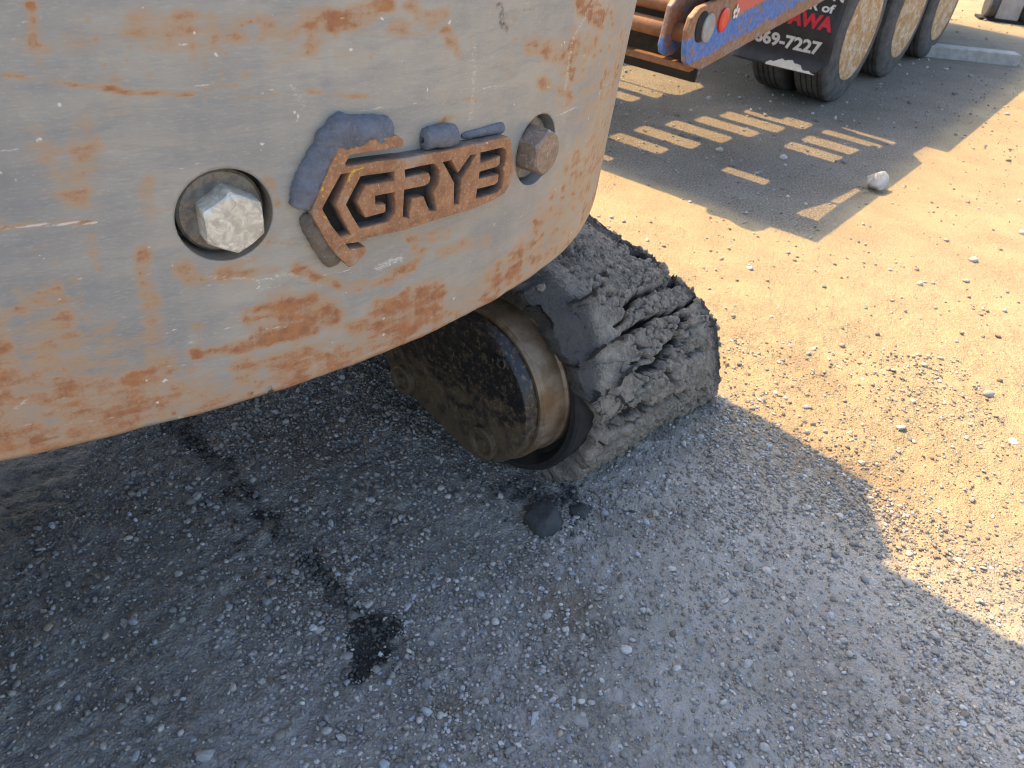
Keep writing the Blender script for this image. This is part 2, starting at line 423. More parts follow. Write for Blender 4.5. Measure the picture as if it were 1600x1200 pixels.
WARM = [(gp((1230, 690), (1330, 730), (1400, 760)), .10), (gp((420, 930), (520, 900)), .12), (gp((720, 1110), (700, 1120)), .03), (gp((480, 690), (600, 640)), .16),
        (gp((860, 930), (900, 960)), .08), (gp((1250, 560), (1300, 600)), .10)]
warm = np.zeros(len(V))
for pts, wd in WARM: warm = np.maximum(warm, stroke(X_, Y_, pts, wd))
attr(me, 'stain_dark', stain_dark); attr(me, 'warm', warm); attr(me, 'peb', peb); attr(me, 'grit', grit_at(X_, Y_))
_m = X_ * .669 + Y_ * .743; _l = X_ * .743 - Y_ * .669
attr(me, 'shade_grey', smooth(2.35, 1.65, _m + .40 * fbm(_p, 1.9, 4, 95)) * smooth(-2.6, -1.6, _l + .3 * fbm(_p, 2.3, 3, 96)))  # greyer ground colour, painted in where the machine's shadow falls
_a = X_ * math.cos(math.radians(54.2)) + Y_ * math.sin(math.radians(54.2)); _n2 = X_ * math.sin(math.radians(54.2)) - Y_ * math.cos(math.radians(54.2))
attr(me, 'trailer_shade', smooth(-.92, -1.10, _n2 + .06 * fbm(_p, 1.6, 4, 97)) * smooth(3.62, 3.80, _a + .06 * fbm(_p, 1.6, 4, 98)) * smooth(12, 9, _a))  # ground colour darkened to deepen the trailer's shadow
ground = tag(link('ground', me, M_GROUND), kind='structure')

# ------------------------------------------------------------------ stones
def rock_base(sub, seed, amp=.28):
    bm = bmesh.new(); bmesh.ops.create_icosphere(bm, subdivisions=sub, radius=1)
    v = np.array([q.co[:] for q in bm.verts]); f = np.array([[q.index for q in p.verts] for p in bm.faces]); bm.free()
    v = v * (1 + amp * fbm(v, 1.1, 3, seed))[:, None]
    r = np.random.default_rng(seed)
    for _ in range(9):                                   # knock flats off it
        d = r.normal(size=3); d /= np.linalg.norm(d); h = .48 + .30 * r.random()
        k = v @ d; v = v - np.clip(k - h, 0, None)[:, None] * d * .85
    return v, f
_oc = []
for _s in range(6):
    _r = np.random.default_rng(_s); _v = np.array([(1, 0, 0), (-1, 0, 0), (0, 1, 0), (0, -1, 0), (0, 0, 1), (0, 0, -1)], float) * _r.uniform(.7, 1.15, (6, 1)) + _r.normal(0, .16, (6, 3))
    _oc.append((_v, np.array([(0, 2, 4), (2, 1, 4), (1, 3, 4), (3, 0, 4), (2, 0, 5), (1, 2, 5), (3, 1, 5), (0, 3, 5)])))
ROCK1 = [rock_base(1, s) for s in range(8)]
ROCK2 = [rock_base(2, s + 30) for s in range(8)]
def rot_rand(n):
    q = rng.normal(size=(n, 4)); q /= np.linalg.norm(q, axis=1)[:, None]
    a, b, c, d = q.T
    return np.stack([np.stack([1 - 2 * (c * c + d * d), 2 * (b * c - a * d), 2 * (b * d + a * c)], 1),
                     np.stack([2 * (b * c + a * d), 1 - 2 * (b * b + d * d), 2 * (c * d - a * b)], 1),
                     np.stack([2 * (b * d - a * c), 2 * (c * d + a * b), 1 - 2 * (b * b + c * c)], 1)], 1)
def scatter(xy, size, bases, tone):
    z = gheight(xy[:, 0], xy[:, 1]); Vs, Fs, Ts = [], [], []; off = 0
    pick = rng.integers(0, len(bases), len(xy))
    for k, (bv, bf) in enumerate(bases):
        i = np.nonzero(pick == k)[0]
        if not len(i): continue
        R = rot_rand(len(i)); sq = rng.uniform(.5, 1.4, (len(i), 3))
        v = np.einsum('nij,nkj->nki', R, bv[None] * sq[:, None, :])
        v[:, :, 2] *= .72
        v = v * size[i][:, None, None]
        v[:, :, 0] += xy[i, 0][:, None]; v[:, :, 1] += xy[i, 1][:, None]; v[:, :, 2] += (z[i] + size[i] * .22 + .001)[:, None]
        f = bf[None] + (np.arange(len(i)) * len(bv))[:, None, None] + off
        Vs.append(v.reshape(-1, 3)); Fs.append(f.reshape(-1, 3)); Ts.append(np.repeat(tone[i], len(bv), 0)); off += len(i) * len(bv)
    return np.concatenate(Vs), np.concatenate(Fs), np.concatenate(Ts)
def pix_scatter(n, lo_s, hi_s, power, box, keep=None):
    """stones thrown over the ground wedge in front of the machine"""
    out = []
    x = rng.uniform(box[0], box[1], n); y = rng.uniform(box[2], box[3], n)
    s = lo_s * (hi_s / lo_s) ** (rng.random(n) ** power)
    cl = fbm(p3(x, y), 2.6, 3, 77)
    k = rng.random(n) < np.clip(.70 + 1.5 * cl, .34, 1)
    if keep is not None: k &= keep(x, y)
    return np.stack([x[k], y[k]], 1), s[k]
def tones(n):
    b = .17 + .40 * rng.random(n) ** 1.6
    c = np.stack([b * 1.05, b * .97, b * .86], 1)
    blu = rng.random(n) < .2; c[blu] = np.stack([b[blu] * .92, b[blu] * .97, b[blu]], 1)
    wht = rng.random(n) < .012; c[wht] = c[wht] * 1.3
    brn = rng.random(n) < .08; c[brn] = c[brn] * np.array([.85, .72, .58])
    return np.clip(c, 0, .7)
lit = lambda x, y: rng.random(len(x)) < np.where(x * .669 + y * .743 > 2.1,   .22, 1)
Vs, Fs, Ts, off = [], [], [], 0
for (n, a, b, pw, box, bases, kp_) in ((60000, .0018, .0042, 1.4, (-1.15, 1.7, .45, 2.4), _oc, lit), (66000, .0032, .0085, 1.35, (-1.15, 1.7, .45, 2.6), ROCK1[:], lit), (6000, .0065, .0125, 2.4, (-1.15, 1.7, .45, 2.6), ROCK2, lit),
                                       (6500, .004, .014, 3.0, (-.4, 5.2, 2.3, 7.5), ROCK1, None), (1300, .012, .028, 2.5, (.0, 6.5, 2.3, 12), ROCK1, None)):
    xy, s = pix_scatter(n, a, b, pw, box, kp_)
    sd = np.zeros(len(xy)); jx_ = .045 * fbm(p3(xy[:, 0], xy[:, 1]), 14, 4, 61); jy_ = .045 * fbm(p3(xy[:, 0], xy[:, 1]), 14, 4, 62)
    for pts, wd, k_ in OIL_DARK: sd = np.maximum(sd, k_ * smooth(0, 1, stroke(xy[:, 0] + jx_, xy[:, 1] + jy_, pts, wd * 1.5)))
    tn = tones(len(xy)); tn *= (1 - .88 * smooth(.35, .75, sd) * (rng.random(len(xy)) < .95))[:, None]
    v, f, tn = scatter(xy, s, bases, tn)
    Vs.append(v); Fs.append(f + off); Ts.append(tn); off += len(v)
me = mesh_np('gravel', np.concatenate(Vs), np.concatenate(Fs)); attr_c(me, 'tone', np.concatenate(Ts))
tag(link('gravel', me, M_GRAVEL), 'loose grey gravel and grit strewn over the yard ground', 'gravel', kind='stuff')

def stone(u, v, rad, mat, label, sc=(1, 1, .7), seed=0, sub=3, name='stone', cat='stone', z0=0., lift=.28):
    bv, bf = rock_base(sub, seed + 100, .34)
    bv = bv * (1 + (.06 if cat == 'stone' else .22) * fbm(bv, 5 if cat == 'stone' else 3.2, 4, seed))[:, None]
    p = at(u, v); h = float(gheight([p[0]], [p[1]])[0]) + z0
    a = seed * 1.3
    R = np.array([[math.cos(a), -math.sin(a), 0], [math.sin(a), math.cos(a), 0], [0, 0, 1]])
    me = mesh_np(name, (bv * np.array(sc) * rad) @ R.T, bf)
    smooth_by_angle(me, 28)
    return tag(link(name, me, mat, loc=(p[0], p[1], h + rad * sc[2] * lift)), label, cat)
stone(1366, 296, .078, M_STONE, 'largest pale grey stone, lying in the tip of the trailer shadow', (1.05, .85, .9), 3, lift=.6)
stone(306, 776, .016, M_STONE, 'flat oval grey pebble below the left part of the counterweight', (1.3, .9, .5), 1)
stone(594, 1019, .008, M_STONE_W, 'small white chip lying in the black oil patch', (1.2, .9, .7), 2)
stone(490, 981, .011, M_STONE_W, 'round pale pebble just left of the black oil patch', (1.1, .95, .7), 4)
stone(322, 1183, .015, M_STONE, 'pale flat stone at the bottom edge left of the oil patch', (1.4, .9, .6), 5)
stone(533, 1154, .012, M_STONE, 'blue grey pebble at the bottom below the oil patch', (.9, 1.2, .7), 6)
stone(836, 1120, .013, M_STONE, 'long upright grey pebble at the bottom centre', (.7, 1.4, .7), 7)
stone(668, 1068, .013, M_STONE_D, 'smooth dull grey pebble right of the oil patch', (1.3, 1.0, .5), 8)
stone(196, 972, .013, M_STONE, 'thin pale stone flake lying flat on the left', (1.4, .8, .35), 9)
stone(233, 1123, .010, M_STONE, 'angular light pebble near the bottom left corner', (1, 1, .8), 10)
stone(1461, 1021, .013, M_STONE_D, 'round dark grey pebble inside the shadow edge at lower right', (1.1, 1, .9), 11)
stone(1408, 668, .017, M_STONE, 'pale sunlit pebble right of the track shadow', (1.1, .9, .7), 12)
stone(1585, 688, .016, M_STONE_W, 'flat white stone at the right edge in full sun', (1.4, 1, .35), 13)
stone(1345, 722, .012, M_STONE, 'sunlit pebble beside the tip of the track shadow', (1.2, .9, .7), 14)
stone(1095, 687, .014, M_STONE, 'pale pebble in the shade beside the muddy track', (1.1, 1, .7), 15)
stone(850, 815, .064, M_WETMUD, 'large dark mud clod fallen beneath the track', (1.12, .8, .85), 21, 4, 'mud_clod', 'mud clod', lift=.3)
stone(910, 800, .028, M_WETMUD, 'small dark mud clod right of the larger one', (1.2, .8, .75), 22, 4, 'mud_clod', 'mud clod', lift=.3)
_n = 170; _c = at(862, 800); _xy = np.stack([rng.normal(_c[0], .085, _n), rng.normal(_c[1] + .02, .055, _n)], 1)
_v, _f, _t = scatter(_xy, .003 * (4.5 ** (rng.random(_n) ** 2)), ROCK1, np.zeros((_n, 3)))
tag(link('mud_crumbs', mesh_np('mud_crumbs', _v, _f), M_WETMUD), 'dark crumbs of mud scattered round the fallen clods', 'mud crumbs', kind='stuff')

# ------------------------------------------------------------------ the excavator
exc = empty('excavator', 'rusty grey excavator seen close from behind with a mud caked track', 'excavator')
ZB, ZT = .95, 1.80
ph = lambda u, v: onk(u, v)[0]
P_L, P_R = ph(-60, 500), math.radians(2)
seg_f = np.arange(P_L, P_R, .0026 / KR)
phis = np.concatenate([np.linspace(math.radians(-150), P_L, 40)[:-1], seg_f, np.linspace(P_R, math.radians(25), 20)])
zz = np.concatenate([np.arange(ZB + .006, 1.47, .0026), np.linspace(1.48, ZT, 14)])
PH, ZZ = np.meshgrid(phis, zz)
cwV = kp(PH.ravel(), ZZ.ravel(), KR + .007 * smooth(math.radians(-55), math.radians(-64), PH.ravel()) - (.042 - .030 * np.clip((ZZ.ravel() - ZB) / .45, 0, 1)) * smooth(math.radians(-27), math.radians(-3), PH.ravel())); nv = len(cwV)
pu, pv = proj(cwV)
# stains where the plate is rusted, drawn on its surface
R_ = []
def r(wd, s, *pts): R_.append((pts, wd, s))
r(9, .9, (52, 10), (56, 60), (60, 70)); r(7, .7, (56, 68), (85, 74)); r(9, .5, (62, 80), (78, 118)); r(22, .3, (45, 60), (120, 62)); r(4, .75, (0, 116), (100, 124), (200, 138), (300, 142))
r(18, .75, (285, 35), (330, 45), (430, 48), (470, 35), (520, 30)); r(24, .45, (215, 45), (280, 60), (330, 85)); r(15, .9, (500, 38), (560, 18), (600, 4))
r(12, .75, (640, 8), (665, 35), (680, 25)); r(9, .6, (690, 50), (712, 82)); r(10, .4, (615, 40), (650, 52)); r(20, .45, (440, 75), (490, 70))
r(24, .42, (60, 215), (80, 250)); r(26, .45, (130, 210), (125, 290)); r(18, .5, (75, 290), (130, 300)); r(7, .6, (380, 110), (384, 112)); r(5, .4, (310, 130), (370, 127))
r(12, .42, (230, 285), (235, 330)); r(13, .75, (228, 395), (230, 460)); r(16, .55, (238, 460), (236, 505)); r(8, .5, (152, 370), (158, 415))
r(22, .75, (45, 470), (85, 465), (120, 460)); r(12, .7, (35, 490), (115, 495)); r(30, .42, (0, 505), (80, 520), (160, 510)); r(3, .7, (50, 514), (110, 498), (138, 475)); r(3, .95, (0, 355), (155, 345)); 
r(14, .75, (0, 552), (90, 540), (180, 522)); r(26, .75, (0, 575), (70, 570), (100, 600)); r(34, .55, (0, 610), (110, 600), (170, 570)); r(22, .65, (75, 560), (75, 620)); r(16, .8, (200, 590), (240, 580), (262, 575))
r(24, .5, (200, 545), (235, 535)); r(18, .55, (200, 625), (290, 610)); r(40, .45, (0, 670), (120, 650), (260, 625)); r(30, .35, (100, 690), (280, 645)); r(14, .45, (240, 505), (280, 560), (300, 640))
r(14, .65, (285, 415), (300, 430), (370, 420)); r(9, .55, (372, 430), (430, 425)); r(9, .85, (470, 425), (520, 440), (560, 445)); r(10, .8, (600, 440), (640, 415), (655, 390)); r(9, .6, (560, 445), (610, 440)); r(8, .6, (690, 395), (740, 380), (765, 372))
r(20, .95, (450, 480), (500, 478), (520, 490)); r(12, .8, (390, 495), (450, 482)); r(16, .85, (490, 500), (520, 490)); r(9, .9, (300, 556), (370, 544), (410, 535)); r(13, .95, (410, 528), (450, 520), (490, 512)); r(9, .6, (320, 505), (310, 508))
r(17, .85, (595, 485), (640, 470), (680, 455)); r(16, .7, (560, 520), (620, 515), (680, 490)); r(15, .7, (370, 585), (430, 570), (470, 560)); r(8, .8, (480, 550), (510, 560)); r(18, .65, (310, 625), (400, 610), (460, 590)); r(24, .5, (470, 590), (600, 550), (700, 505)); r(30, .4, (300, 640), (430, 605), (600, 548), (760, 470), (880, 390))
r(22, .75, (770, 440), (830, 395), (850, 350)); r(26, .6, (740, 470), (820, 430), (870, 370)); r(22, .55, (850, 350), (890, 300), (900, 250)); r(34, .42, (880, 380), (915, 300), (930, 200)); r(8, .7, (640, 378), (700, 366))
r(14, .8, (830, 70), (880, 85), (905, 80)); r(18, .85, (910, 5), (925, 20), (940, 30)); r(20, .75, (890, 70), (895, 110)); r(13, .55, (920, 60), (935, 110), (925, 160)); r(9, .7, (845, 125), (900, 150), (960, 110)); r(18, .5, (890, 150), (920, 150), (950, 120)); r(14, .5, (900, 180), (930, 170)); r(22, .38, (950, 20), (960, 100), (945, 200))
r(7, .8, (405, 270), (420, 285), (430, 320)); r(6, .6, (425, 370), (400, 405)); r(4, .7, (680, 205), (700, 185), (715, 182)); r(4, .5, (500, 215), (530, 195), (545, 190)); r(3, .55, (480, 145), (600, 152)); r(3, .4, (700, 155), (740, 155))
wob = 16 * fbm(cwV, 11, 4, 41); wob2 = 12 * fbm(cwV * np.array([1, 1, 2.]), 11, 4, 52)
arc_ = PH.ravel() * KR; zz_ = ZZ.ravel()
n_h = fbm(p3(arc_ * 9, zz_ * 48), 1, 5, 71, .6); n_f = fbm(p3(arc_ * 55, zz_ * 150), 1, 3, 72, .65); n_v = fbm(p3(arc_ * 70, zz_ * 9), 1, 4, 73, .6); n_b = fbm(p3(arc_ * 7, zz_ * 11), 1, 4, 74, .6)
guide = np.zeros(nv)
for pts, wd, sg in R_: guide = np.maximum(guide, sg * smooth(.05, .95, stroke(pu + wob, pv + wob2, pts, wd * 1.55)))
low = smooth(1.12, .95, zz_)
rust = guide * .80 + (.36 * n_h + .58 * n_f + .48 * n_v + .34 * n_b) * (.48 + .95 * guide) - .04 + low * (.27 + .42 * n_b) + .09 * smooth(260, 40, pu) * smooth(480, 600, pv) * (1 + .6 * n_b)
right_ = smooth(math.radians(-28), math.radians(-8), PH.ravel()); rust += right_ * (.16 + .2 * n_v)
tone = np.clip(.38 + .35 * smooth(0, 450, pu) + .55 * n_b + .35 * n_h + .5 * n_v * .4, 0, 1)  # random mottle, plus painted darkening to the left in place of reflected light
pale = np.zeros(nv)
for pts, wd, s in ((((0, 356), (155, 346)), 3, .9), (((455, 135), (475, 165)), 14, .45), (((740, 60), (735, 200)), 9, .45), (((692, 100), (690, 180)), 6, .3), (((320, 430), (420, 440), (450, 428)), 8, .5),
                   (((590, 418), (625, 405)), 10, .6), (((370, 460), (450, 445)), 7, .4), (((930, 0), (895, 60), (880, 140)), 5, .5), (((190, 480), (225, 470)), 16, .25), (((0, 700), (120, 665), (300, 622)), 16, .22),
                   (((20, 640), (40, 625)), 6, .5), (((830, 95), (850, 120)), 16, .3), (((440, 425), (500, 445)), 9, .45), (((720, 130), (718, 150)), 10, .3), (((330, 215), (350, 250)), 14, .3), (((480, 470), (700, 420)), 20, .2)):
    pale = np.maximum(pale, s * stroke(pu + wob * .5, pv + wob2 * .5, pts, wd))
rs = np.random.default_rng(5)
for k in range(150):                                     # scratches along the plate
    ua, va = rs.uniform(0, 960), rs.uniform(0, 700); ln = rs.uniform(15, 120) * rs.random(); sl = rs.normal(-.18, .16)
    m_ = (np.abs(pu - ua) < 140) & (np.abs(pv - va) < 60)
    if not m_.any(): continue
    a_ = stroke(pu[m_], pv[m_], (((ua - ln / 2, va - sl * ln / 2), (ua + ln / 2, va + sl * ln / 2))), rs.uniform(1.2, 2.4))
    if k % 3: pale[m_] = np.maximum(pale[m_], a_ * rs.uniform(.35, .8))
    else: rust[m_] += a_ * rs.uniform(.2, .7)
for k in range(220):                                     # rust pits
    ua, va = rs.uniform(0, 980), rs.uniform(0, 720); m_ = (np.abs(pu - ua) < 20) & (np.abs(pv - va) < 20)
    if m_.any(): rust[m_] += stroke(pu[m_] + wob[m_] * .3, pv[m_] + wob2[m_] * .3, ((ua, va),), rs.uniform(1.5, 5)) * rs.uniform(.2, .7)
soot = np.zeros(nv)
for pts, wd, s in ((((425, 612), (428, 622)), 14, .8), (((388, 615), (392, 612)), 10, .45), (((782, 8), (785, 30), (790, 45)), 16, .5), (((790, 18), (835, 14)), 5, .4), (((300, 506), (310, 507)), 7, .35)):
    soot = np.maximum(soot, s * stroke(pu, pv, pts, wd))
HOLES = [((352.5, 337.5), 'l'), ((838.0, 234.5), 'r')]
# true hole radius from the picture width of the left one
hA, hB = onk(275, 345), onk(430, 328)
HR = .5 * math.hypot((hB[0] - hA[0]) * KR, hB[1] - hA[1]) * .985
me = mesh_np('counterweight', cwV, grid_faces(len(zz), len(phis)), True)
attr(me, 'rust', rust); attr(me, 'tone', tone); attr(me, 'pale', pale); attr(me, 'soot', soot)
bm = bmesh.new(); bm.from_mesh(me); bm.verts.ensure_lookup_table()
HC_ = []
for (uv, _k) in HOLES:
    p0, z0 = onk(*uv); HC_.append((p0, z0))
    dead = [f for f in bm.faces if math.hypot((math.atan2(f.calc_center_median().y - KY, f.calc_center_median().x - KX) - p0) * KR, f.calc_center_median().z - z0) < HR]
    bmesh.ops.delete(bm, geom=dead, context='FACES')
rims = [[], []]
for e in bm.edges:
    if len(e.link_faces) == 1:
        for k, (p0, z0) in enumerate(HC_):
            m_ = (e.verts[0].co + e.verts[1].co) / 2
            if math.hypot((math.atan2(m_.y - KY, m_.x - KX) - p0) * KR, m_.z - z0) < HR * 1.2: rims[k].append(e)
for k, (p0, z0) in enumerate(HC_):
    for v in {v for e in rims[k] for v in e.verts}:
        a = (math.atan2(v.co.y - KY, v.co.x - KX) - p0) * KR; b = v.co.z - z0; d = math.hypot(a, b)
        v.co = Vector(kp(np.array(p0 + a / d * HR / KR), z0 + b / d * HR))
    ex = bmesh.ops.extrude_edge_only(bm, edges=rims[k])
    nv_ = [g for g in ex['geom'] if isinstance(g, bmesh.types.BMVert)]
    for v in nv_:                                        # the bore
        n = Vector((math.cos(p0), math.sin(p0), 0)); v.co = v.co - n * .055
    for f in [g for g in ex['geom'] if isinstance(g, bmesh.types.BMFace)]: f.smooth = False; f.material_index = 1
# the plate's lower edge and its underside
be = [e for e in bm.edges if len(e.link_faces) == 1 and all(abs(v.co.z - (ZB + .006)) < 1e-4 for v in e.verts)]
for dr, dz in ((-.004, -.006), (-.14, 0)):
    ex = bmesh.ops.extrude_edge_only(bm, edges=be)
    for v in [g for g in ex['geom'] if isinstance(g, bmesh.types.BMVert)]:
        n = Vector((v.co.x - KX, v.co.y - KY, 0)).normalized(); v.co = v.co + n * dr + Vector((0, 0, dz))
    be = [g for g in ex['geom'] if isinstance(g, bmesh.types.BMEdge)]
for v in bm.verts:                                       # a nicked lower edge
    if v.co.z < ZB + .02:
        q = np.array([[v.co.x, v.co.y, 0.]]); v.co.z += .0022 * float(fbm(q, 30, 3, 5)[0]) + .004 * max(0, float(fbm(q, 12, 2, 9)[0]) - .45)
bmesh.ops.recalc_face_normals(bm, faces=bm.faces[:])
bm.to_mesh(me); bm.free()
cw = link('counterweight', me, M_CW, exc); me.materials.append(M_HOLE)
def kframe(p0, z0, depth=0.0):
    n = np.array([math.cos(p0), math.sin(p0), 0]); tx = np.array([-math.sin(p0), math.cos(p0), 0])
    return frame_mat(tx, (0, 0, 1), n, kp(np.array(p0), z0) + n * depth)
# bolts in their bores
def bolt(k, front_uv, af, proud, rot, mat, label):
    p0, z0 = HC_[k]
    q0, qz = onk(*front_uv, r=KR + proud)
    Mx = kframe(q0, qz); n = np.array([math.cos(p0), math.sin(p0), 0])
    Mx = frame_mat(np.array(Mx.col[0])[:3], (0, 0, 1), n, kp(np.array(q0), qz))
    Rr = af / 2 / math.cos(math.pi / 6)
    bm = bmesh.new(); bm2 = None
    # head: hexagon whose corners are turned off towards the face, flat washer-faced top
    hd = []
    H = proud + .022
    for h, kind in ((-.022, 0), (proud - .006, 0), (proud, 1)):
        ring = []
        for j in range(48):
            t = 2 * math.pi * j / 48 + rot
            m6 = (j % 8) * 2 * math.pi / 48
            rh = af / 2 / math.cos(m6 - math.pi / 6)
            if kind == 1: rr = min(rh, af / 2 * 1.0) * .965
            else: rr = rh
            hh = h
            if kind == 0 and h > 0: hh = proud - .0018 - max(0, rh - af / 2) * .55
            ring.append(bm.verts.new((rr * math.cos(t), rr * math.sin(t), hh)))
        hd.append(ring)
    for A_, B_ in zip(hd, hd[1:]):
        for j in range(48): bm.faces.new((A_[j], A_[(j + 1) % 48], B_[(j + 1) % 48], B_[j]))
    bm.faces.new(hd[-1])
    bmesh.ops.transform(bm, matrix=Mx, verts=bm.verts[:])
    me = smooth_by_angle(bm_mesh('bolt', bm), 25)
    o = link('bolt', me, mat, cw); o['label'] = label
    # washer on the floor of the bore
    wr = HR * .90
    Mw = frame_mat(np.array(Mx.col[0])[:3], (0, 0, 1), n, kp(np.array(p0), z0))
    me = bm_mesh('washer', bm_lathe([(wr, -.050), (wr, -.016), (wr - .003, -.013), (af * .40, -.013)], 64, Mw)); smooth_by_angle(me, 30)
    link('washer', me, M_WASH, cw)
    return o
_nA = kp(np.array(HC_[0][0]), HC_[0][1]); 
HEX_AF = None
a1, a2 = onk(322, 352, KR + .03), onk(415.5, 351, KR + .03)
HEX_AF = math.hypot((a2[0] - a1[0]) * KR, a2[1] - a1[1])
bolt(0, (368.8, 351), HEX_AF, .017, math.radians(30), M_BOLT, 'bright scuffed hex bolt left of the badge')
bolt(1, (856, 240), HEX_AF * .97, .030, math.radians(30), M_BOLT2, 'dull brown hex bolt right of the badge')
# badge
TB = .020
OUT = [(531, 224), (622, 212.5), (630, 218), (632, 229), (547.5, 242.5), (540, 256), (542, 260.5), (600, 251), (640, 247), (675, 240), (740, 226.5), (794, 214), (799, 219), (801, 243), (804, 268), (800, 282), (789, 302), (768, 315), (729, 330),
       (675, 346), (632, 360), (577, 372), (571, 377), (541, 381), (547, 390), (571, 386), (573, 391), (567, 401), (556, 414), (546, 418), (526, 399), (515, 385), (494, 347), (489, 335), (490, 326), (494, 314), (503, 290), (520, 252), (526, 238)]
INS = [[(533, 273), (547.5, 270), (538, 291), (525, 321), (536, 343), (549, 366), (533, 371), (518, 352), (504, 328), (506, 322)],
       [(564, 276), (617.5, 268), (617, 281.5), (571, 291), (560, 313), (559.5, 318), (571, 341), (600, 333), (603, 330), (603, 319), (587, 320.5), (586.5, 306.5), (617.5, 300.5), (618, 333), (607.5, 347), (563, 358), (551, 339), (541, 320)],
       [(633, 265.5), (676.5, 256), (682, 258), (687, 266), (687, 283), (678, 300), (682.5, 329.5), (672, 330.5), (662, 308), (643.5, 311), (640, 341.5), (630, 340), (632, 297), (664, 291), (671, 286), (673.5, 277), (670.5, 270), (634, 278.5)],
       [(693, 253.5), (706, 250.5), (716, 270.5), (735, 243), (746, 241), (722, 279), (718, 319), (709.5, 320.5), (710, 286)],
       [(751.5, 238.5), (786, 231), (791, 236), (790.5, 255), (785, 263.5), (788, 271), (785, 294), (777, 301), (744, 311), (745.5, 296), (774, 288.5), (778.5, 284), (779.5, 272.5), (748.5, 280), (750, 268.5), (776, 261.5), (781, 257), (782, 244), (751.5, 255)]]
def badge_mesh():
    loops = [[(onk(u, v, KR + TB)[0] * KR, onk(u, v, KR + TB)[1]) for u, v in L] for L in [OUT] + INS]
    cu = bpy.data.curves.new('badge', 'CURVE'); cu.dimensions = '2D'; cu.fill_mode = 'BOTH'
    ox, oz = loops[0][0]
    for L in loops:
        sp = cu.splines.new('POLY'); sp.points.add(len(L) - 1); sp.use_cyclic_u = True
        for pnt, (x, y) in zip(sp.points, L): pnt.co = (x - ox, y - oz, 0, 1)
    cu.extrude = TB / 2 + .002; cu.bevel_depth = .0012; cu.offset = -.0012; cu.bevel_resolution = 1
    o = bpy.data.objects.new('badge', cu); C.objects.link(o)
    dg = bpy.context.evaluated_depsgraph_get(); me = bpy.data.meshes.new_from_object(o.evaluated_get(dg)); me.name = 'badge'
    bpy.data.objects.remove(o)
    bm = bmesh.new(); bm.from_mesh(me)
    bmesh.ops.remove_doubles(bm, verts=bm.verts[:], dist=1e-5)
    for _ in range(3):                                    # break the long caps up so the relief can follow
        le = [e for e in bm.edges if e.calc_length() > .02]
        bmesh.ops.subdivide_edges(bm, edges=le, cuts=1); bmesh.ops.triangulate(bm, faces=[f for f in bm.faces if len(f.verts) > 4])
    top = max(v.co.z for v in bm.verts)
    sd = {}
    for v in bm.verts:
        x, y, h = v.co.x + ox, v.co.y + oz, v.co.z - top + TB
        sd[v.index] = h
        wv = .0009 * float(fbm(np.array([[x, y, h]]), 45, 3, 4)[0])
        v.co = Vector(kp(np.array(x / KR), y + wv, KR + h + wv * .8))
    bm.to_mesh(me); bm.free()
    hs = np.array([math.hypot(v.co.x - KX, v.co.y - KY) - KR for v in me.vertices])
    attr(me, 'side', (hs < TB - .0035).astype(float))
    P = np.array([v.co[:] for v in me.vertices]); u, v = proj(P)
    yl = np.zeros(len(P))
    for pts, wd in ((((553, 268), (566, 266)), 6), (((552, 270), (541, 298)), 5), (((510, 288), (508, 302)), 7), (((505, 335), (512, 350)), 4)): yl = np.maximum(yl, stroke(u, v, pts, wd))
    attr(me, 'yellow', yl * (hs > TB - .004))
    return me
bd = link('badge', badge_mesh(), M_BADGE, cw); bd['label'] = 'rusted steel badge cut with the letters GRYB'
# added dark sheet behind the letters, giving their recesses a painted shade
bm = bmesh.new(); cols = []
_top = [(503, 318), (534, 266), (550, 262), (640, 256), (745, 234), (790, 222), (796, 240)]; _bot = [(503, 332), (522, 366), (536, 376), (632, 350), (729, 322), (782, 300), (796, 262)]
for q in range(49):
    f = q / 48 * 6; k = min(int(f), 5); f -= k
    col = []
    for L in (_top, _bot):
        u, v = [L[k][c] * (1 - f) + L[k + 1][c] * f for c in (0, 1)]; a, z = onk(u, v, KR + .004)
        col += [bm.verts.new(Vector(kp(np.array(a), z, KR + .004))), bm.verts.new(Vector(kp(np.array(a), z, KR - .003)))]
    cols.append(col)
for A_, B_ in zip(cols, cols[1:]):
    for a, b in ((0, 2), (1, 0), (2, 3)): bm.faces.new((A_[a], A_[b], B_[b], B_[a]))
link('recess_shade_sheet', bm_mesh('recess_shade_sheet', bm), M_DARK, cw)
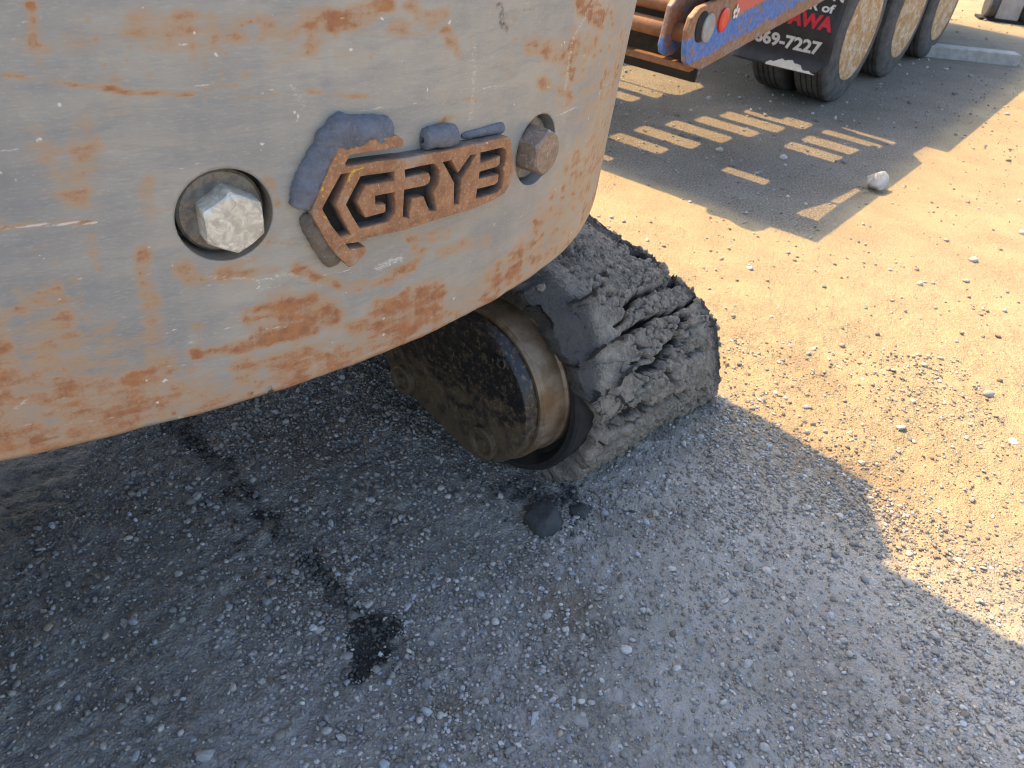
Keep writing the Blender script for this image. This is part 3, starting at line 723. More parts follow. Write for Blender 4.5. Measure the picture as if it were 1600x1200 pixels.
# weld lumps round the badge
def bead(pts, rad, mat, label=None, n=60, flat=.8, lift=.25, seed=0):
    P = np.array([(onk(u, v)[0] * KR, onk(u, v)[1]) for u, v in pts]); rad = np.array(rad)
    t = np.linspace(0, len(P) - 1, n); i = np.minimum(t.astype(int), len(P) - 2); f = (t - i)[:, None]
    f = f  # straight runs, softened by the lumps
    Q = P[i] * (1 - f) + P[i + 1] * f; rr = rad[i] * (1 - f[:, 0]) + rad[i + 1] * f[:, 0]
    for _ in range(6): Q[1:-1] = (Q[:-2] + 2 * Q[1:-1] + Q[2:]) / 4
    T = np.gradient(Q, axis=0); T /= np.linalg.norm(T, axis=1)[:, None]; Nn = np.stack([-T[:, 1], T[:, 0]], 1)
    m = 20; ang = np.linspace(0, 2 * np.pi, m, endpoint=False)
    endt = np.minimum(np.arange(n), np.arange(n)[::-1]) / 4.0; cap = np.sqrt(np.clip(1 - (1 - np.clip(endt, 0.05, 1)) ** 2, 0, 1))
    V = []
    for k in range(n):
        ck = Q[k][None] + Nn[k][None] * (np.cos(ang) * rr[k] * cap[k])[:, None]
        h = np.sin(ang) * rr[k] * flat * cap[k] + rr[k] * lift
        V.append(np.stack([ck[:, 0], ck[:, 1], h], 1))
    V = np.concatenate(V); W = kp(V[:, 0] / KR, V[:, 1], KR)
    nn = np.stack([np.cos(V[:, 0] / KR), np.sin(V[:, 0] / KR), 0 * V[:, 0]], 1)
    dsp = np.repeat(rr, m) * (.30 * fbm(W, 34, 3, 20 + seed) + .16 * fbm(W, 110, 3, 25) + .08 * fbm(W, 300, 2, 26))
    cen = np.repeat(np.concatenate([Q, np.zeros((n, 1))], 1), m, 0); dirv = V - cen; dirv /= (np.linalg.norm(dirv, axis=1)[:, None] + 1e-9)
    V = V + dirv * dsp[:, None]
    W = kp(V[:, 0] / KR, V[:, 1], KR) + np.stack([np.cos(V[:, 0] / KR), np.sin(V[:, 0] / KR), 0 * V[:, 0]], 1) * V[:, 2:3]
    W[:, 2] = V[:, 1]
    F = []
    for k in range(n - 1):
        for j in range(m): F.append((k * m + j, k * m + (j + 1) % m, (k + 1) * m + (j + 1) % m, (k + 1) * m + j))
    me = mesh_np('weld_bead', W, F, True)
    o = link('weld_bead', me, mat, cw)
    if label: o['label'] = label
    return o
bead([(468, 324), (473, 300), (483, 270), (499, 240), (512, 215), (527, 206), (548, 204), (575, 204), (607, 203)], [.014, .016, .016, .0155, .0175, .018, .0175, .0165, .014], M_WELD, 'blue grey weld lump round the upper left of the badge', 120, .85, .3, 1)
bead([(478, 330), (488, 352), (500, 376), (514, 398), (522, 408)], [.011, .013, .014, .013, .010], M_WELDB, 'brown weld at the lower left of the badge', 50, .9, .25, 3)
bead([(655, 217), (670, 214), (690, 211), (706, 210)], [.013, .014, .014, .013], M_WELD, 'short blue grey weld above the letters', 40, .9, .4, 4)
bead([(720, 212), (745, 207), (770, 201), (784, 198)], [.004, .005, .006, .007], M_WELD, 'thin weld at the top right of the badge', 40, .8, .3, 5)

# the rest of the machine above and behind the counterweight
Mv = np.array([.669, .743, 0]); Dv = LH
def prism_z(pts, z0, z1): return bm_prism(pts, z1 - z0, Matrix.Translation((0, 0, z0)))
ring = [tuple(kp(np.array(math.radians(a)), 0, KR - .145)[:2]) for a in range(-180, 180, 10)]
link('upper_body', bm_mesh('upper_body', prism_z(ring, ZB + .02, ZT - .02), .01), M_BODY, exc)
hood = [(-.05, 2.53), (-.05, 2.78), (-.01, 2.84), (-.62, 3.39), (-1.3, 3.2), (-1.3, 2.4), (-.6, 2.3)]
link('engine_hood', bm_mesh('engine_hood', prism_z(hood, 1.31, 2.17), .004), M_BODY, exc)
K = np.array([-.04, 2.47, 0]); cabp = [K, K - Dv * 1.3, K - Dv * 1.3 - Mv * 1.1, K - Mv * 1.1]
link('cab', bm_mesh('cab', prism_z([tuple(q[:2]) for q in cabp], 1.1, 3.0), .02), M_BODY, exc)

# ------------------------------------------------------------------ track caked in mud
LP = [(-1.45, .05), (-1.25, .015), (-1.08, .005), (-.985, .025), (-.925, .085), (-.895, .19), (-.885, .31), (-.915, .41), (-.99, .505), (-1.09, .575), (-1.22, .61), (-1.5, .62), (-1.9, .62), (-2.6, .62)]
RP = [(-1.45, .02), (-1.25, .00), (-1.06, -.01), (-.96, -.005), (-.925, .02), (-.918, .06), (-.935, .15), (-.975, .245), (-1.03, .31), (-1.12, .352), (-1.22, .38), (-1.45, .43), (-1.9, .50), (-2.6, .55)]
def resample(P, t):
    P = np.array(P); i = np.clip(np.floor(t).astype(int), 0, len(P) - 2); f = t - i
    g = lambda k: P[np.clip(k, 0, len(P) - 1)]
    f = f[:, None]; a, b, c, d = g(i - 1), g(i), g(i + 1), g(i + 2)
    return .5 * ((2 * b) + (c - a) * f + (2 * a - 5 * b + 4 * c - d) * f ** 2 + (3 * b - a - 3 * c + d) * f ** 3)
MUD_CRACKS = [(((926, 426), (946, 423)), 4), (((904, 471), (926, 466), (929, 450), (940, 447)), 4), (((978, 476), (992, 462), (1008, 453), (1032, 446), (1062, 437)), 7), (((964, 508), (976, 498), (980, 486), (980, 474)), 4.5),
              (((954, 536), (970, 530), (992, 512), (1016, 498)), 6), (((1016, 498), (1040, 488), (1060, 480), (1085, 468)), 4), (((1008, 579), (1032, 572), (1044, 552), (1064, 533)), 10), (((964, 600), (970, 586), (984, 572), (1000, 568)), 3.5),
              (((963, 668), (985, 655), (1009, 637)), 10), (((948, 458), (972, 458)), 3.5), (((1066, 510), (1072, 494)), 7), (((1050, 580), (1054, 600)), 4), (((1020, 640), (1070, 615)), 5), (((1040, 418), (1052, 428)), 6), (((925, 560), (945, 540)), 4),
              (((870, 470), (890, 500), (885, 525)), 4), (((930, 620), (945, 600)), 4), (((1080, 560), (1098, 545)), 6), (((985, 395), (1010, 405)), 5)]
def track_mesh():
    seg = np.linalg.norm(np.diff(np.array(LP), axis=0), axis=1); dens = np.minimum(seg, .3)
    tl = np.concatenate([[0], np.cumsum(dens)]); nu = 400
    t = np.interp(np.linspace(0, tl[-1], nu), tl, np.arange(len(LP)))
    L, Rr = resample(LP, t), resample(RP, t)
    M0, M1, nw = 1.335, 2.068, 230
    wv = np.linspace(0, 1, nw)
    k = (wv ** 1.25)[None, :, None]
    SZ = L[:, None] * (1 - k) + Rr[:, None] * k
    mm = M0 + (M1 - M0) * wv
    # surface normals in the profile plane
    dT = np.gradient(SZ, axis=0); nrm = np.stack([dT[..., 1], -dT[..., 0]], -1); nrm /= np.linalg.norm(nrm, axis=-1)[..., None] + 1e-9
    arc = np.concatenate([[0], np.cumsum(np.linalg.norm(np.diff(L, axis=0), axis=1))])
    q = np.stack([np.broadcast_to(arc[:, None], SZ.shape[:2]).ravel(), np.broadcast_to(mm[None], SZ.shape[:2]).ravel(), np.zeros(nu * nw)], 1)
    wq = q + .022 * np.stack([fbm(q, 9, 3, 1), fbm(q, 9, 3, 2), 0 * q[:, 0]], 1)
    d1, d2, idv = worley(wq * np.array([11.0, 3.6, 1]), 5)
    e1 = d2 - d1
    d1b, d2b, idb = worley(wq * np.array([30, 19, 1]), 9); e2 = d2b - d1b
    d1c, d2c, idc = worley(wq * np.array([75, 60, 1]), 15)
    crackon = smooth(-.35, .05, fbm(q, 4, 2, 33))
    wid = .035 + .075 * smooth(-.1, .5, fbm(q, 6, 2, 35))
    c1 = smooth(wid, wid * .15, e1) * crackon; c2 = smooth(.10, .015, e2) * smooth(-.05, .25, fbm(q, 5, 2, 37))
    P0 = SZ.reshape(-1, 2)[:, 0:1] * Dv + q[:, 1:2] * Mv + SZ.reshape(-1, 2)[:, 1:2] * np.array([0, 0, 1.])
    cu, cv_ = proj(P0); cu = cu + 7 * fbm(q, 26, 4, 81); cv_ = cv_ + 7 * fbm(q, 26, 4, 82)
    hc = np.zeros(len(q)); thick = .55 + .9 * vn(q * 33, 83)
    for pts, wd in MUD_CRACKS: hc = np.maximum(hc, smooth(.15, .95, stroke(cu, cv_, pts, wd * thick)))
    low_ = np.where(q[:, 1] < 1.6, 1, .45)
    gran = np.abs(fbm(q, 48, 4, 45, .6)); g2 = fbm(q, 115, 3, 46, .65); g3 = fbm(q, 240, 2, 47)
    dsp = .015 * fbm(q, 4, 2, 40) + .007 * fbm(q, 13, 3, 41) + .010 * (idv - .5) + .006 * (idb - .5) * smooth(-.1, .3, fbm(q, 7, 2, 39)) - .016 * gran + .0055 * g2 + .0022 * g3 - .020 * c1 * low_ - .012 * c2 - .055 * hc
    c1 = np.maximum(c1 * low_ * .8, hc * 1.2)
    dsp = dsp.reshape(nu, nw)
    _n = (wv < .2)[None] & (SZ[..., 1] > .30); dsp = np.where(_n, np.abs(dsp) * .40 - .001 + .4 * np.minimum(g2, 0).reshape(nu, nw) * .012, dsp)
    ez = np.minimum(wv, 1 - wv + 0 * wv); ez = np.where(wv < .2, 1, ez); dsp -= (.030 * smooth(.05, 0, ez))[None]
    dsp *= smooth(0, .06, SZ[..., 1] + .03)
    SZ = SZ + nrm * dsp[..., None]
    lean = .034 * fbm(q, 17, 4, 50).reshape(nu, nw); edgew = smooth(.10, 0, np.minimum(wv, 1 - wv))
    ovh = smooth(.30, .42, SZ[..., 1]) * smooth(.16, .0, wv)[None]
    MM = mm[None] + lean * edgew[None] - .075 * ovh
    SZ = SZ + nrm * (.012 * ovh)[..., None]
    cav = np.clip(c1 * .9 + c2 * .7, 0, 1).reshape(nu, nw)
    # side faces: roll the rim in towards the middle of the track
    cen = np.array([-1.35, .28]); 
    def side(col, mcol, sgn):
        cs, ms, cv = [], [], []
        for j, fr in enumerate((.06, .14, .24, .36, .5)):
            tgt = np.stack([np.minimum(SZ[:, col, 0], -1.3) * .75 + .25 * SZ[:, col, 0], .5 * SZ[:, col, 1] + .5 * cen[1]], 1)
            tgt[:, 0] = SZ[:, col, 0] + (cen[0] - SZ[:, col, 0]) * smooth(-1.5, -1.1, SZ[:, col, 0])
            pnt = SZ[:, col] * (1 - fr) + tgt * fr
            jit = .014 * fbm(np.stack([arc * 1.0, np.full(nu, j * .06), np.full(nu, col * 3.)], 1), 22, 3, 60 + j)
            cs.append(pnt); ms.append(MM[:, col] + sgn * (-.006 * j) + jit); cv.append(np.full(nu, .25))
        return cs, ms, cv
    a, b, c = side(0, 0, -1); d, e, f = side(nw - 1, 0, 1)
    SZ = np.concatenate([np.stack(a[::-1], 1), SZ, np.stack(d, 1)], 1); MM = np.concatenate([np.stack(b[::-1], 1), MM, np.stack(e, 1)], 1); cav = np.concatenate([np.stack(c[::-1], 1), cav, np.stack(f, 1)], 1)
    zz_ = SZ[..., 1]; wn = np.concatenate([np.zeros(5), wv, np.ones(5)])[None] + 0 * zz_
    dn = .35 * fbm(np.stack([SZ[..., 0].ravel() * 1., MM.ravel(), zz_.ravel()], 1), 7, 4, 66).reshape(zz_.shape)
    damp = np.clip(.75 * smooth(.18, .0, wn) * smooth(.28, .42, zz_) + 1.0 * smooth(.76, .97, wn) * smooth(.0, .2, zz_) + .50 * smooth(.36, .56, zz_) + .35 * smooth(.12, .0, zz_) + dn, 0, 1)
    V = SZ[..., 0:1] * Dv + MM[..., None] * Mv + SZ[..., 1:2] * np.array([0, 0, 1.])
    nc = V.shape[1]
    me = mesh_np('mud_crust', V.reshape(-1, 3), grid_faces(nu, nc), True); attr(me, 'cav', cav.ravel()); attr(me, 'damp', damp.ravel())
    return me, V
trk_v = []
def belt_bm():
    bm = bmesh.new(); rings = []
    for m, P, k, dz in ((1.46, LP, .74, .06), (1.75, [((a[0] + b[0]) / 2, (a[1] + b[1]) / 2) for a, b in zip(LP, RP)], .74, .06), (2.0, RP, .74, .06)):
        rings.append([bm.verts.new(Dv * ((p_[0] + 1.35) * (k - .05 if p_[0] > -1.35 else 1) - 1.35) + Mv * m + np.array([0, 0, dz + .02 + p_[1] * (k - .06)])) for p_ in P + [(-2.6, .10), (-1.6, .10)]])
    n = len(rings[0])
    for A_, B_ in zip(rings, rings[1:]):
        for q in range(n): bm.faces.new((A_[q], A_[(q + 1) % n], B_[(q + 1) % n], B_[q]))
    bm.faces.new(rings[0]); bm.faces.new(rings[-1][::-1])
    return bm
trk = link('track', bm_mesh('track', belt_bm()), M_DARK, exc)
tm, TV = track_mesh()
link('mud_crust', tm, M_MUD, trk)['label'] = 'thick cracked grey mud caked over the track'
# loose lumps stuck to the crust
def stuck(n):
    Vs, Fs, off = [], [], 0
    for k in range(n):
        i = rng.integers(40, 340); j = rng.integers(60, 230)
        if k % 4 == 0: j = rng.choice([232, 233, 234, 231, 229])
        bv, bf = ROCK1[k % 8] if k % 5 else ROCK2[k % 8]
        s = rng.uniform(.004, .012) if k % 3 else rng.uniform(.006, .017)
        R = rot_rand(1)[0]
        Vs.append((bv * rng.uniform(.6, 1.3, 3)) @ R.T * s + TV[i, j]); Fs.append(bf + off); off += len(bv)
    for (u, v, s) in ((1036, 418, .020), (1046, 424, .014), (1106, 498, .012), (1110, 585, .012), (975, 360, .010), (1000, 388, .012), (1090, 470, .011), (1108, 535, .010), (1060, 436, .013), (1104, 610, .012), (1070, 640, .012), (1082, 452, .012), (846, 450, .016)):
        d_ = ray(u, v); best = None
        W = TV.reshape(-1, 3); pu_, pv_ = proj(W); jj = np.argmin((pu_ - u) ** 2 + (pv_ - v) ** 2 + 400 * np.linalg.norm(W - CO, axis=1))
        bv, bf = ROCK2[int(u) % 8]; bv = bv * (1 + .35 * fbm(bv, 2.5, 3, int(u)))[:, None]
        Vs.append((bv * rng.uniform(.6, 1.3, 3)) @ rot_rand(1)[0].T * s + W[jj]); Fs.append(bf + off); off += len(bv)
    return mesh_np('mud_lump', np.concatenate(Vs), np.concatenate(Fs))
lm = stuck(420); attr(lm, 'cav', np.full(len(lm.vertices), .15)); attr(lm, 'damp', np.full(len(lm.vertices), .3))
o = link('mud_lump', lm, M_MUD, trk); o['kind'] = 'stuff'
# the other track, out of view, added to block sky light
Mt = frame_mat(Dv, (0, 0, 1), Mv, Mv * -1.05)
link('track', bm_mesh('track', bm_prism(LP[1:] + [(-2.9, .6), (-2.9, .02)], .72, Mt), .01), M_DARK, exc)
# final drive
CS, CZ = -1.165, .335
def fr(m, s_=-1.165, z_=.335): return frame_mat(Dv, (0, 0, 1), -Mv, Dv * s_ + Mv * m + np.array([0, 0, z_]))   # local z looks inwards, to the camera
fd = link('final_drive', smooth_by_angle(bm_mesh('final_drive', bm_lathe([(.282, -.06), (.285, .035), (.278, .045), (.262, .046), (.256, .030), (.245, .012), (.20, .0)], 72, fr(1.315, -1.195, .303))), 30), M_DARK, exc)
hub = link('hub', smooth_by_angle(bm_mesh('hub', bm_lathe([(.226, -.02), (.224, .05), (.218, .056), (.216, .128), (.210, .136)], 72, fr(1.315))), 30), M_HUB, fd)
def cover_poly(r0, ext, n=18):
    pts = []
    for k in range(n + 1):
        a = -math.pi * .5 + math.pi * k / n; pts.append((r0 * math.cos(a), r0 * math.sin(a)))
    for k in range(n + 1):
        a = math.pi * .5 + math.pi * k / n; pts.append((-ext + r0 * .85 * math.cos(a), .015 + r0 * .86 * math.sin(a)))
    return pts
bm = bm_prism(cover_poly(.204, .22), .045, fr(1.18))
me = bm_mesh('cover', bm, .006, 3); smooth_by_angle(me, 35); link('cover', me, M_DRIVE, fd)
for (u, v, r0, hh) in ((757, 690, .048, .03), (785, 566, .016, .016), (632, 592, .045, .03), (778, 560, .012, .02)):
    X = on(u, v, Mv, 1.135); Mb = frame_mat(Dv, (0, 0, 1), -Mv, X)
    me = smooth_by_angle(bm_mesh('boss', bm_lathe([(r0 * 1.1, -.03), (r0, hh * .4), (r0 * .88, hh * .5), (r0 * .7, hh * .42), (r0 * .62, hh * .2), (r0 * .3, hh * .2), (r0 * .25, hh * .45), (0.0005, hh * .45)], 28, Mb)), 30)
    link('boss', me, M_DRIVE, fd)
bmf = bm_box((-2.9, .17, 0), (-1.42, .52, .48), frame_mat(Dv, (0, 0, 1), Mv, Mv * 1.20))
link('track_frame', bm_mesh('track_frame', bmf, .012), M_DARK, exc)
bmf = bm_box((-2.6, .36, -1.5), (-1.75, .72, 1.2), frame_mat(Dv, (0, 0, 1), Mv))
link('carbody', bm_mesh('carbody', bmf, .02), M_DARK, exc)

# ------------------------------------------------------------------ trailer in the background
AX = math.radians(54.2); Av = np.array([math.cos(AX), math.sin(AX), 0]); Nv = np.array([math.sin(AX), -math.cos(AX), 0])
trl = empty('flatbed_trailer', 'rusty blue flatbed trailer with three dual axles and a slotted loading ramp', 'trailer')
TM = frame_mat(Nv, Av, (0, 0, 1))                     # local x = right, y = along, z = up
def tbox(name, lo, hi, mat, bev=.006, par=None):
    return link(name, bm_mesh(name, bm_box(lo, hi, TM), bev), mat, par or trl)
# deck over the wheels
dk = [(-1.70, 5.83), (-1.70, 10.45), (-2.10, 10.9), (-4.35, 10.9), (-4.35, 5.83)]
link('deck', bm_mesh('deck', bm_prism(dk, .16, TM @ Matrix.Translation((0, 0, 1.03))), .006), M_DECK, trl)
# ramp: a plate with real openings; the sun comes through them
COT = 1 / math.tan(SUN_EL)
def up(u, v, z=1.0):                                    # the spot on the ramp whose shadow falls there
    P = at(u, v) - LH * COT * z
    return float(P @ Nv), float(P @ Av)
zo = lambda x, y: (940 + x / 2.4242, y / 2.4242)
SL = [((30, 515), (250, 570), 24), ((130, 487), (370, 552), 24), ((250, 466), (485, 530), 24), ((362, 448), (588, 510), 22), ((462, 428), (680, 495), 22), ((552, 414), (785, 482), 22),
      ((680, 425), (845, 475), 5), ((835, 498), (1060, 556), 13), ((905, 485), (1110, 544), 9), ((765, 523), (985, 582), 21), ((697, 548), (912, 606), 22), ((462, 638), (630, 692), 18), ((272, 720), (392, 757), 22), ((425, 768), (450, 778), 12),
      ((20, 268), (372, 335), 50), ((20, 308), (235, 362), 18), ((20, 347), (135, 378), 20), ((-80, 570), (35, 606), 20)]
holes = []
for (p, q, th) in SL:
    A_, B_ = up(*zo(*p)), up(*zo(*q))
    c0 = (p[0] + q[0]) / 2; c1 = (p[1] + q[1]) / 2
    T0, T1 = up(*zo(c0, c1 - th / 2)), up(*zo(c0, c1 + th / 2))
    hw = abs(T0[1] - T1[1]) / 2 * 1.42
    n0, n1 = min(A_[0], B_[0]), max(A_[0], B_[0]); aa = (A_[1] + B_[1]) / 2
    ee = min(hw * .25, (n1 - n0) / 4)
    holes.append([(n0, aa - hw + ee), (n0 + ee, aa - hw), (n1 - ee, aa - hw), (n1, aa - hw + ee), (n1, aa + hw - ee), (n1 - ee, aa + hw), (n0 + ee, aa + hw), (n0, aa + hw - ee)])
holes.append([up(*zo(*q)) for q in ((722, 805), (850, 768), (895, 775), (818, 838))][::-1])
holes.append([up(*zo(*q)) for q in ((862, 762), (962, 712), (982, 722), (900, 772))][::-1])
e0 = up(950, 262)[1]; e1 = up(1275, 380)
outer = [(-4.3, e0), (e1[0], e1[1]), (up(1440, 255)[0], up(1440, 255)[1]), (up(1425, 240)[0], up(1425, 240)[1]), (-1.715, 5.82), (-4.3, 5.82)]
def plate(outer, holes, th):
    vs = [Vector(p) for p in outer]; ed = [(i, (i + 1) % len(outer)) for i in range(len(outer))]
    for h in holes:
        b = len(vs); vs += [Vector(p) for p in h]; ed += [(b + i, b + (i + 1) % len(h)) for i in range(len(h))]
    ov, oe, of, *_ = delaunay_2d_cdt(vs, ed, [], 1, 1e-6)
    def inside(p, poly):
        c = False
        for i in range(len(poly)):
            x1, y1 = poly[i]; x2, y2 = poly[i - 1]
            if (y1 > p[1]) != (y2 > p[1]) and p[0] < (x2 - x1) * (p[1] - y1) / (y2 - y1) + x1: c = not c
        return c
    bm = bmesh.new(); bv = [bm.verts.new((v.x, v.y, 0)) for v in ov]; fs = []
    for f in of:
        m = sum((ov[i] for i in f), Vector((0, 0))) / len(f)
        if inside(m, outer) and not any(inside(m, h) for h in holes):
            fs.append(bm.faces.new([bv[i] for i in f]))
    r_ = bmesh.ops.extrude_face_region(bm, geom=fs)
    bmesh.ops.translate(bm, vec=(0, 0, th), verts=[g for g in r_['geom'] if isinstance(g, bmesh.types.BMVert)])
    bmesh.ops.transform(bm, matrix=TM @ Matrix.Translation((0, 0, 1.0)), verts=bm.verts[:])
    return bm
link('ramp', bm_mesh('ramp', plate(outer, holes, .006)), M_DECK, trl)
# blue tail plates with pin holes
def tail_plate(n, poly_uv, th, label):
    pts = [on(u, v, Nv, n) for u, v in poly_uv]; pl = [(float(p @ Av), float(p[2])) for p in pts]
    pl = pl + ([(5.5, .80), (5.5, .825), (pl[0][0] + .4, .925)] if n > -1.85 else [(4.4, .70), (4.4, .86)])
    bm = bm_prism(pl, th, frame_mat(Av, (0, 0, 1), -Nv, Nv * n))
    me = bm_mesh('tail_plate', bm, .008, 2)
    a0 = min(p[0] for p in pl); h0 = .56
    P = np.array([v.co[:] for v in me.vertices]); a = me.attributes.new('tail', 'FLOAT_VECTOR', 'POINT')
    a.data.foreach_set('vector', np.stack([P @ Av - a0, P[:, 2] - h0, 0 * P[:, 0]], 1).astype(np.float32).ravel())
    o = link('tail_plate', me, M_TAIL, trl)
    if label: o['label'] = label
    return o
tp = tail_plate(-1.80, [(1095, 12), (1082, 28), (1075, 50), (1072, 78), (1072, 98), (1078, 105), (1095, 109), (1290, 0)], .03, 'worn blue outer tail plate with red reflector and pin hole')
tail_plate(-1.93, [(1065, -12), (1050, 10), (1043, 40), (1035, 72), (1036, 84), (1043, 88), (1051, 86), (1066, 70), (1100, 20)], .03, 'narrow inner tail plate with rusty edge')
def disc(name, u, v, n, ra, rb, th, mat, par):
    X = on(u, v, Nv, n); Mx = frame_mat(Av, (0, 0, 1), Nv, X)
    bm = bm_lathe([(1, -.01), (1, th * .7), (.85, th), (.5, th)], 32)
    for q in bm.verts: q.co.x *= ra; q.co.y *= rb
    bmesh.ops.transform(bm, matrix=Mx, verts=bm.verts[:])
    return link(name, smooth_by_angle(bm_mesh(name, bm), 30), mat, par)
disc('reflector', 1129, 31, -1.80, .050, .056, .014, M_REFL, tp)
disc('pin', 1104, 43, -1.80, .058, .066, .018, M_GREY, tp)
disc('pin_hole', 1096, 42, -1.80, .060, .07, .006, M_DARK, tp)
# small white emblem stuck on the plate
bm = bmesh.new(); X = on(1150, 20, Nv, -1.796)
for (dx, dz, rx, rz) in ((0, .022, .008, .020), (-.02, .008, .012, .014), (.02, .008, .012, .014), (-.012, -.016, .012, .010), (.012, -.016, .012, .010)):
    vs = [bm.verts.new(X + Av * (dx + rx * math.cos(k * math.pi / 6)) + np.array([0, 0, dz + rz * math.sin(k * math.pi / 6)]) + Nv * .001 * (1 + (dx > 0))) for k in range(12)]
    bm.faces.new(vs)
link('emblem', bm_mesh('emblem', bm), M_WHITE, tp)
# hinge tube, end bar and cross members of the tail
def tube(name, p0, p1, rad, mat, par, seg=24):
    p0, p1 = np.array(p0, float), np.array(p1, float); d = p1 - p0; L = np.linalg.norm(d); z = Vector(d / L)
    Mx = Matrix.Translation(Vector(p0)) @ z.to_track_quat('Z', 'Y').to_matrix().to_4x4()
    return link(name, smooth_by_angle(bm_mesh(name, bm_lathe([(rad, 0), (rad, L)], seg, Mx)), 30), mat, par)
def tpnt(n, a, z): return Nv * n + Av * a + np.array([0, 0, z])
X = on(1012, 38, Nv, -2.09); tube('hinge_tube', tpnt(-4.2, X @ Av, X[2]), tpnt(-1.83, X @ Av, X[2]), .042, M_TRUST, trl)
X = on(1020, 8, Nv, -2.09); tube('hinge_tube', tpnt(-4.2, X @ Av, X[2] + .02), tpnt(-1.95, X @ Av, X[2] + .02), .038, M_TRUST, trl)
X = on(1060, 104, Nv, -1.90)
tbox('end_bar', (-4.25, X @ Av - .01, X[2] - .012), (-1.835, X @ Av + .05, X[2] + .022), M_TRUST, .008)
tbox('under_tail_dark', (-4.25, 3.98, .47), (-1.90, 4.00, .99), M_DARK, .003)  # added dark plate standing in for the darkness beneath the tail
# wheels
def wheel_meshes():
    W = .27
    ribs = []
    prof = [(.315, .0), (.33, -.004), (.40, .004), (.455, .008), (.485, .020), (.497, .032)]
    x = .036
    for k in range(5):
        prof += [(.5, x), (.5, x + .030)]
        x += .030
        if k < 4: prof += [(.488, x + .002), (.488, x + .009)]; x += .011
    prof += [(.497, W - .032), (.485, W - .02), (.455, W - .008), (.40, W - .004), (.33, W + .004), (.315, W)]
    ty = smooth_by_angle(bm_mesh('tyre', bm_lathe(prof + [(.30, W * .8), (.30, W * .2), prof[0]], 88)), 30)
    rp = [(.335, -.006), (.335, .012), (.312, .022), (.300, .05), (.292, .085), (.250, .105), (.20, .10), (.165, .088), (.150, .085), (.148, .02), (.135, .005), (.10, -.002), (.001, -.004)]
    bm = bm_lathe(rp, 64)
    rm = smooth_by_angle(bm_mesh('rim', bm), 30)
    return ty, rm, bm_mesh('lug_nut', bm_lathe([(.019, .03), (.019, .0), (.012, -.007), (.001, -.007)], 6))
TY, RM, LN = wheel_meshes()
WX = frame_mat(Av, (0, 0, 1), -Nv)
for k, a in enumerate((6.25, 7.42, 8.56)):
    for j, n in enumerate((-1.80, -2.13)):
        wv_ = bpy.data.objects.new('wheel', None); C.objects.link(wv_); wv_.parent = trl; wv_.empty_display_size = .1
        wv_.matrix_world = Matrix.Translation(Vector(tpnt(n, a, .497))) @ WX @ Matrix.Rotation(.7 * k + j, 4, 'Z')
        link('tyre', TY, M_TYRE, wv_); link('rim', RM, M_RIM, wv_)
        if j == 0:
            for q in range(10): link('lug_nut', LN, M_RIM, wv_, (.205 * math.cos(q * math.pi / 5), .205 * math.sin(q * math.pi / 5), .062))
    tube('axle', tpnt(-4.2, a, .497), tpnt(-2.1, a, .497), .06, M_DARK, trl)
tbox('side_rail', (-2.75, 5.5, .62), (-2.6, 10.6, 1.02), M_DARK, .01)
# mud flap with lettering
FA = 5.62
def fpt(n, z, d=0.0): return Nv * n + Av * (FA - d) + np.array([0, 0, z])
def flap_d(n, z):
    return .055 * float(smooth(.36, .28, np.array(z))) + .012 * math.sin((.98 - z) / .695 * 12.5) + .008 * math.sin((n + 2.415) * 7.6)
def flap():
    nn, nz = 14, 40; V = []
    for i in range(nz):
        z = .98 - i * .695 / (nz - 1)
        for j in range(nn):
            f = j / (nn - 1); n = -2.415 + f * .655
            corner = .05 * max(0, (f - .86) / .14) ** 2 * max(0, 1 - (z - .285) / .07)
            V.append(fpt(n - corner * .4, z + corner, flap_d(n, z)))
    me = mesh_np('mud_flap', np.array(V), grid_faces(nz, nn), True)
    bm = bmesh.new(); bm.from_mesh(me)
    r_ = bmesh.ops.extrude_face_region(bm, geom=bm.faces[:])
    for v in [g for g in r_['geom'] if isinstance(g, bmesh.types.BMVert)]: v.co += Vector(Av) * .009
    bmesh.ops.recalc_face_normals(bm, faces=bm.faces[:])
    bm.to_mesh(me); bm.free(); return me
fl = link('mud_flap', flap(), M_FLAP, trl); fl['label'] = 'black rubber mud flap printed with white and red lettering'
def text(s, n1, z, height, width, mat, off=.0):
    cu = bpy.data.curves.new('lettering', 'FONT'); cu.body = s; cu.size = 1; cu.extrude = .02; cu.offset = off; cu.resolution_u = 4
    o = bpy.data.objects.new('lettering', cu); C.objects.link(o)
    dg = bpy.context.evaluated_depsgraph_get(); me = bpy.data.meshes.new_from_object(o.evaluated_get(dg)); bpy.data.objects.remove(o)
    P = np.array([v.co[:] for v in me.vertices]); x0, x1 = P[:, 0].min(), P[:, 0].max(); h = P[:, 1].max() - P[:, 1].min()
    me.name = 'lettering'
    for v in me.vertices:
        xx = (v.co.x - x1) / (x1 - x0) * width; yy = v.co.y / .7 * height
        zc = z + yy
        v.co = Vector(fpt(n1 + xx, zc, flap_d(n1 + xx, zc) + .003 + v.co.z * .05))
    return link('lettering', me, mat, fl)
text('669-7227', -1.835, .405, .078, .47, M_WHITE, .035)
text('OTTAWA', -1.800, .560, .078, .53, M_RED, .05)
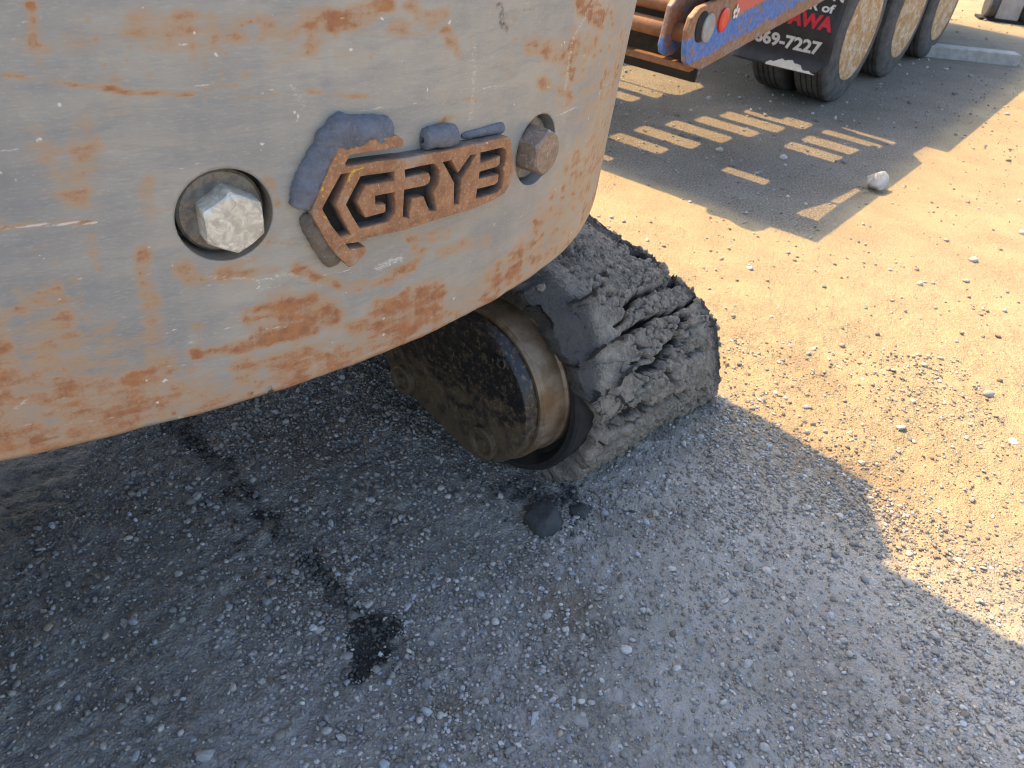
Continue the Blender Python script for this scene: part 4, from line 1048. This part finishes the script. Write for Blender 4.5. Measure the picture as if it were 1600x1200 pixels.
text('CENTER of', -1.825, .662, .048, .46, M_WHITE, .03)
text('SUSPENSION', -1.785, .735, .050, .57, M_WHITE, .03)
bm = bmesh.new()
lipn = 16; V = []
for i in range(4):
    for j in range(lipn):
        f = j / (lipn - 1); n = -2.16 + f * .345; zt = .300 + .035 * math.sin(math.pi * min(1, f * 1.25)) + .006 * math.sin(j * 2.1)
        z = .289 + (zt - .289) * i / 3; 
        V.append(fpt(n, z, flap_d(n, z) + .004))
me = mesh_np('flap_sun_patch', np.array(V), grid_faces(4, lipn), True); link('flap_sun_patch', me, M_SUNPATCH, fl)  # pale strip painted as a patch of sunlight on the flap's lip

# ------------------------------------------------------------------ things beyond the trailer
p0, p1 = at(1475, 92), at(1590, 104); d = (p1 - p0); d[2] = 0; L = np.linalg.norm(d); d /= L; pr = np.array([-d[1], d[0], 0])
p0 = p0 - d * .35
me = bm_mesh('timber_beam', bm_box((0, 0, -.01), (L + .35, .16, .10), frame_mat(d, pr, (0, 0, 1), p0)), .008)
tag(link('timber_beam', me, M_TIMBER), 'weathered grey timber lying on the ground beside the rear trailer wheel', 'timber')
jk = empty('jack_stand', 'grey steel post between small black wheels at the top right edge', 'jack stand')
pj = at(1572, 37)
jx = np.array([math.cos(-.18), math.sin(-.18), 0]); jy = np.array([-jx[1], jx[0], 0])
JM = frame_mat(jx, jy, (0, 0, 1), pj + jy * .15)
link('post', bm_mesh('post', bm_box((-.13, -.09, .03), (.13, .09, 1.1), JM), .012), M_GREY, jk)
for sx in (-.20, .20):
    Mw = JM @ Matrix.Translation((sx, 0, .16)) @ Matrix.Rotation(math.pi / 2, 4, 'Y')
    wl = link('wheel', smooth_by_angle(bm_mesh('wheel', bm_lathe([(.06, -.05), (.13, -.05), (.155, -.035), (.155, .035), (.13, .05), (.06, .05)], 32, Mw)), 30), M_BLACK, jk)
link('base_plate', bm_mesh('base_plate', bm_box((-.3, -.12, .0), (.3, .12, .028), JM), .004), M_DARK, jk)
print('verts', sum(len(m.vertices) for m in bpy.data.meshes))
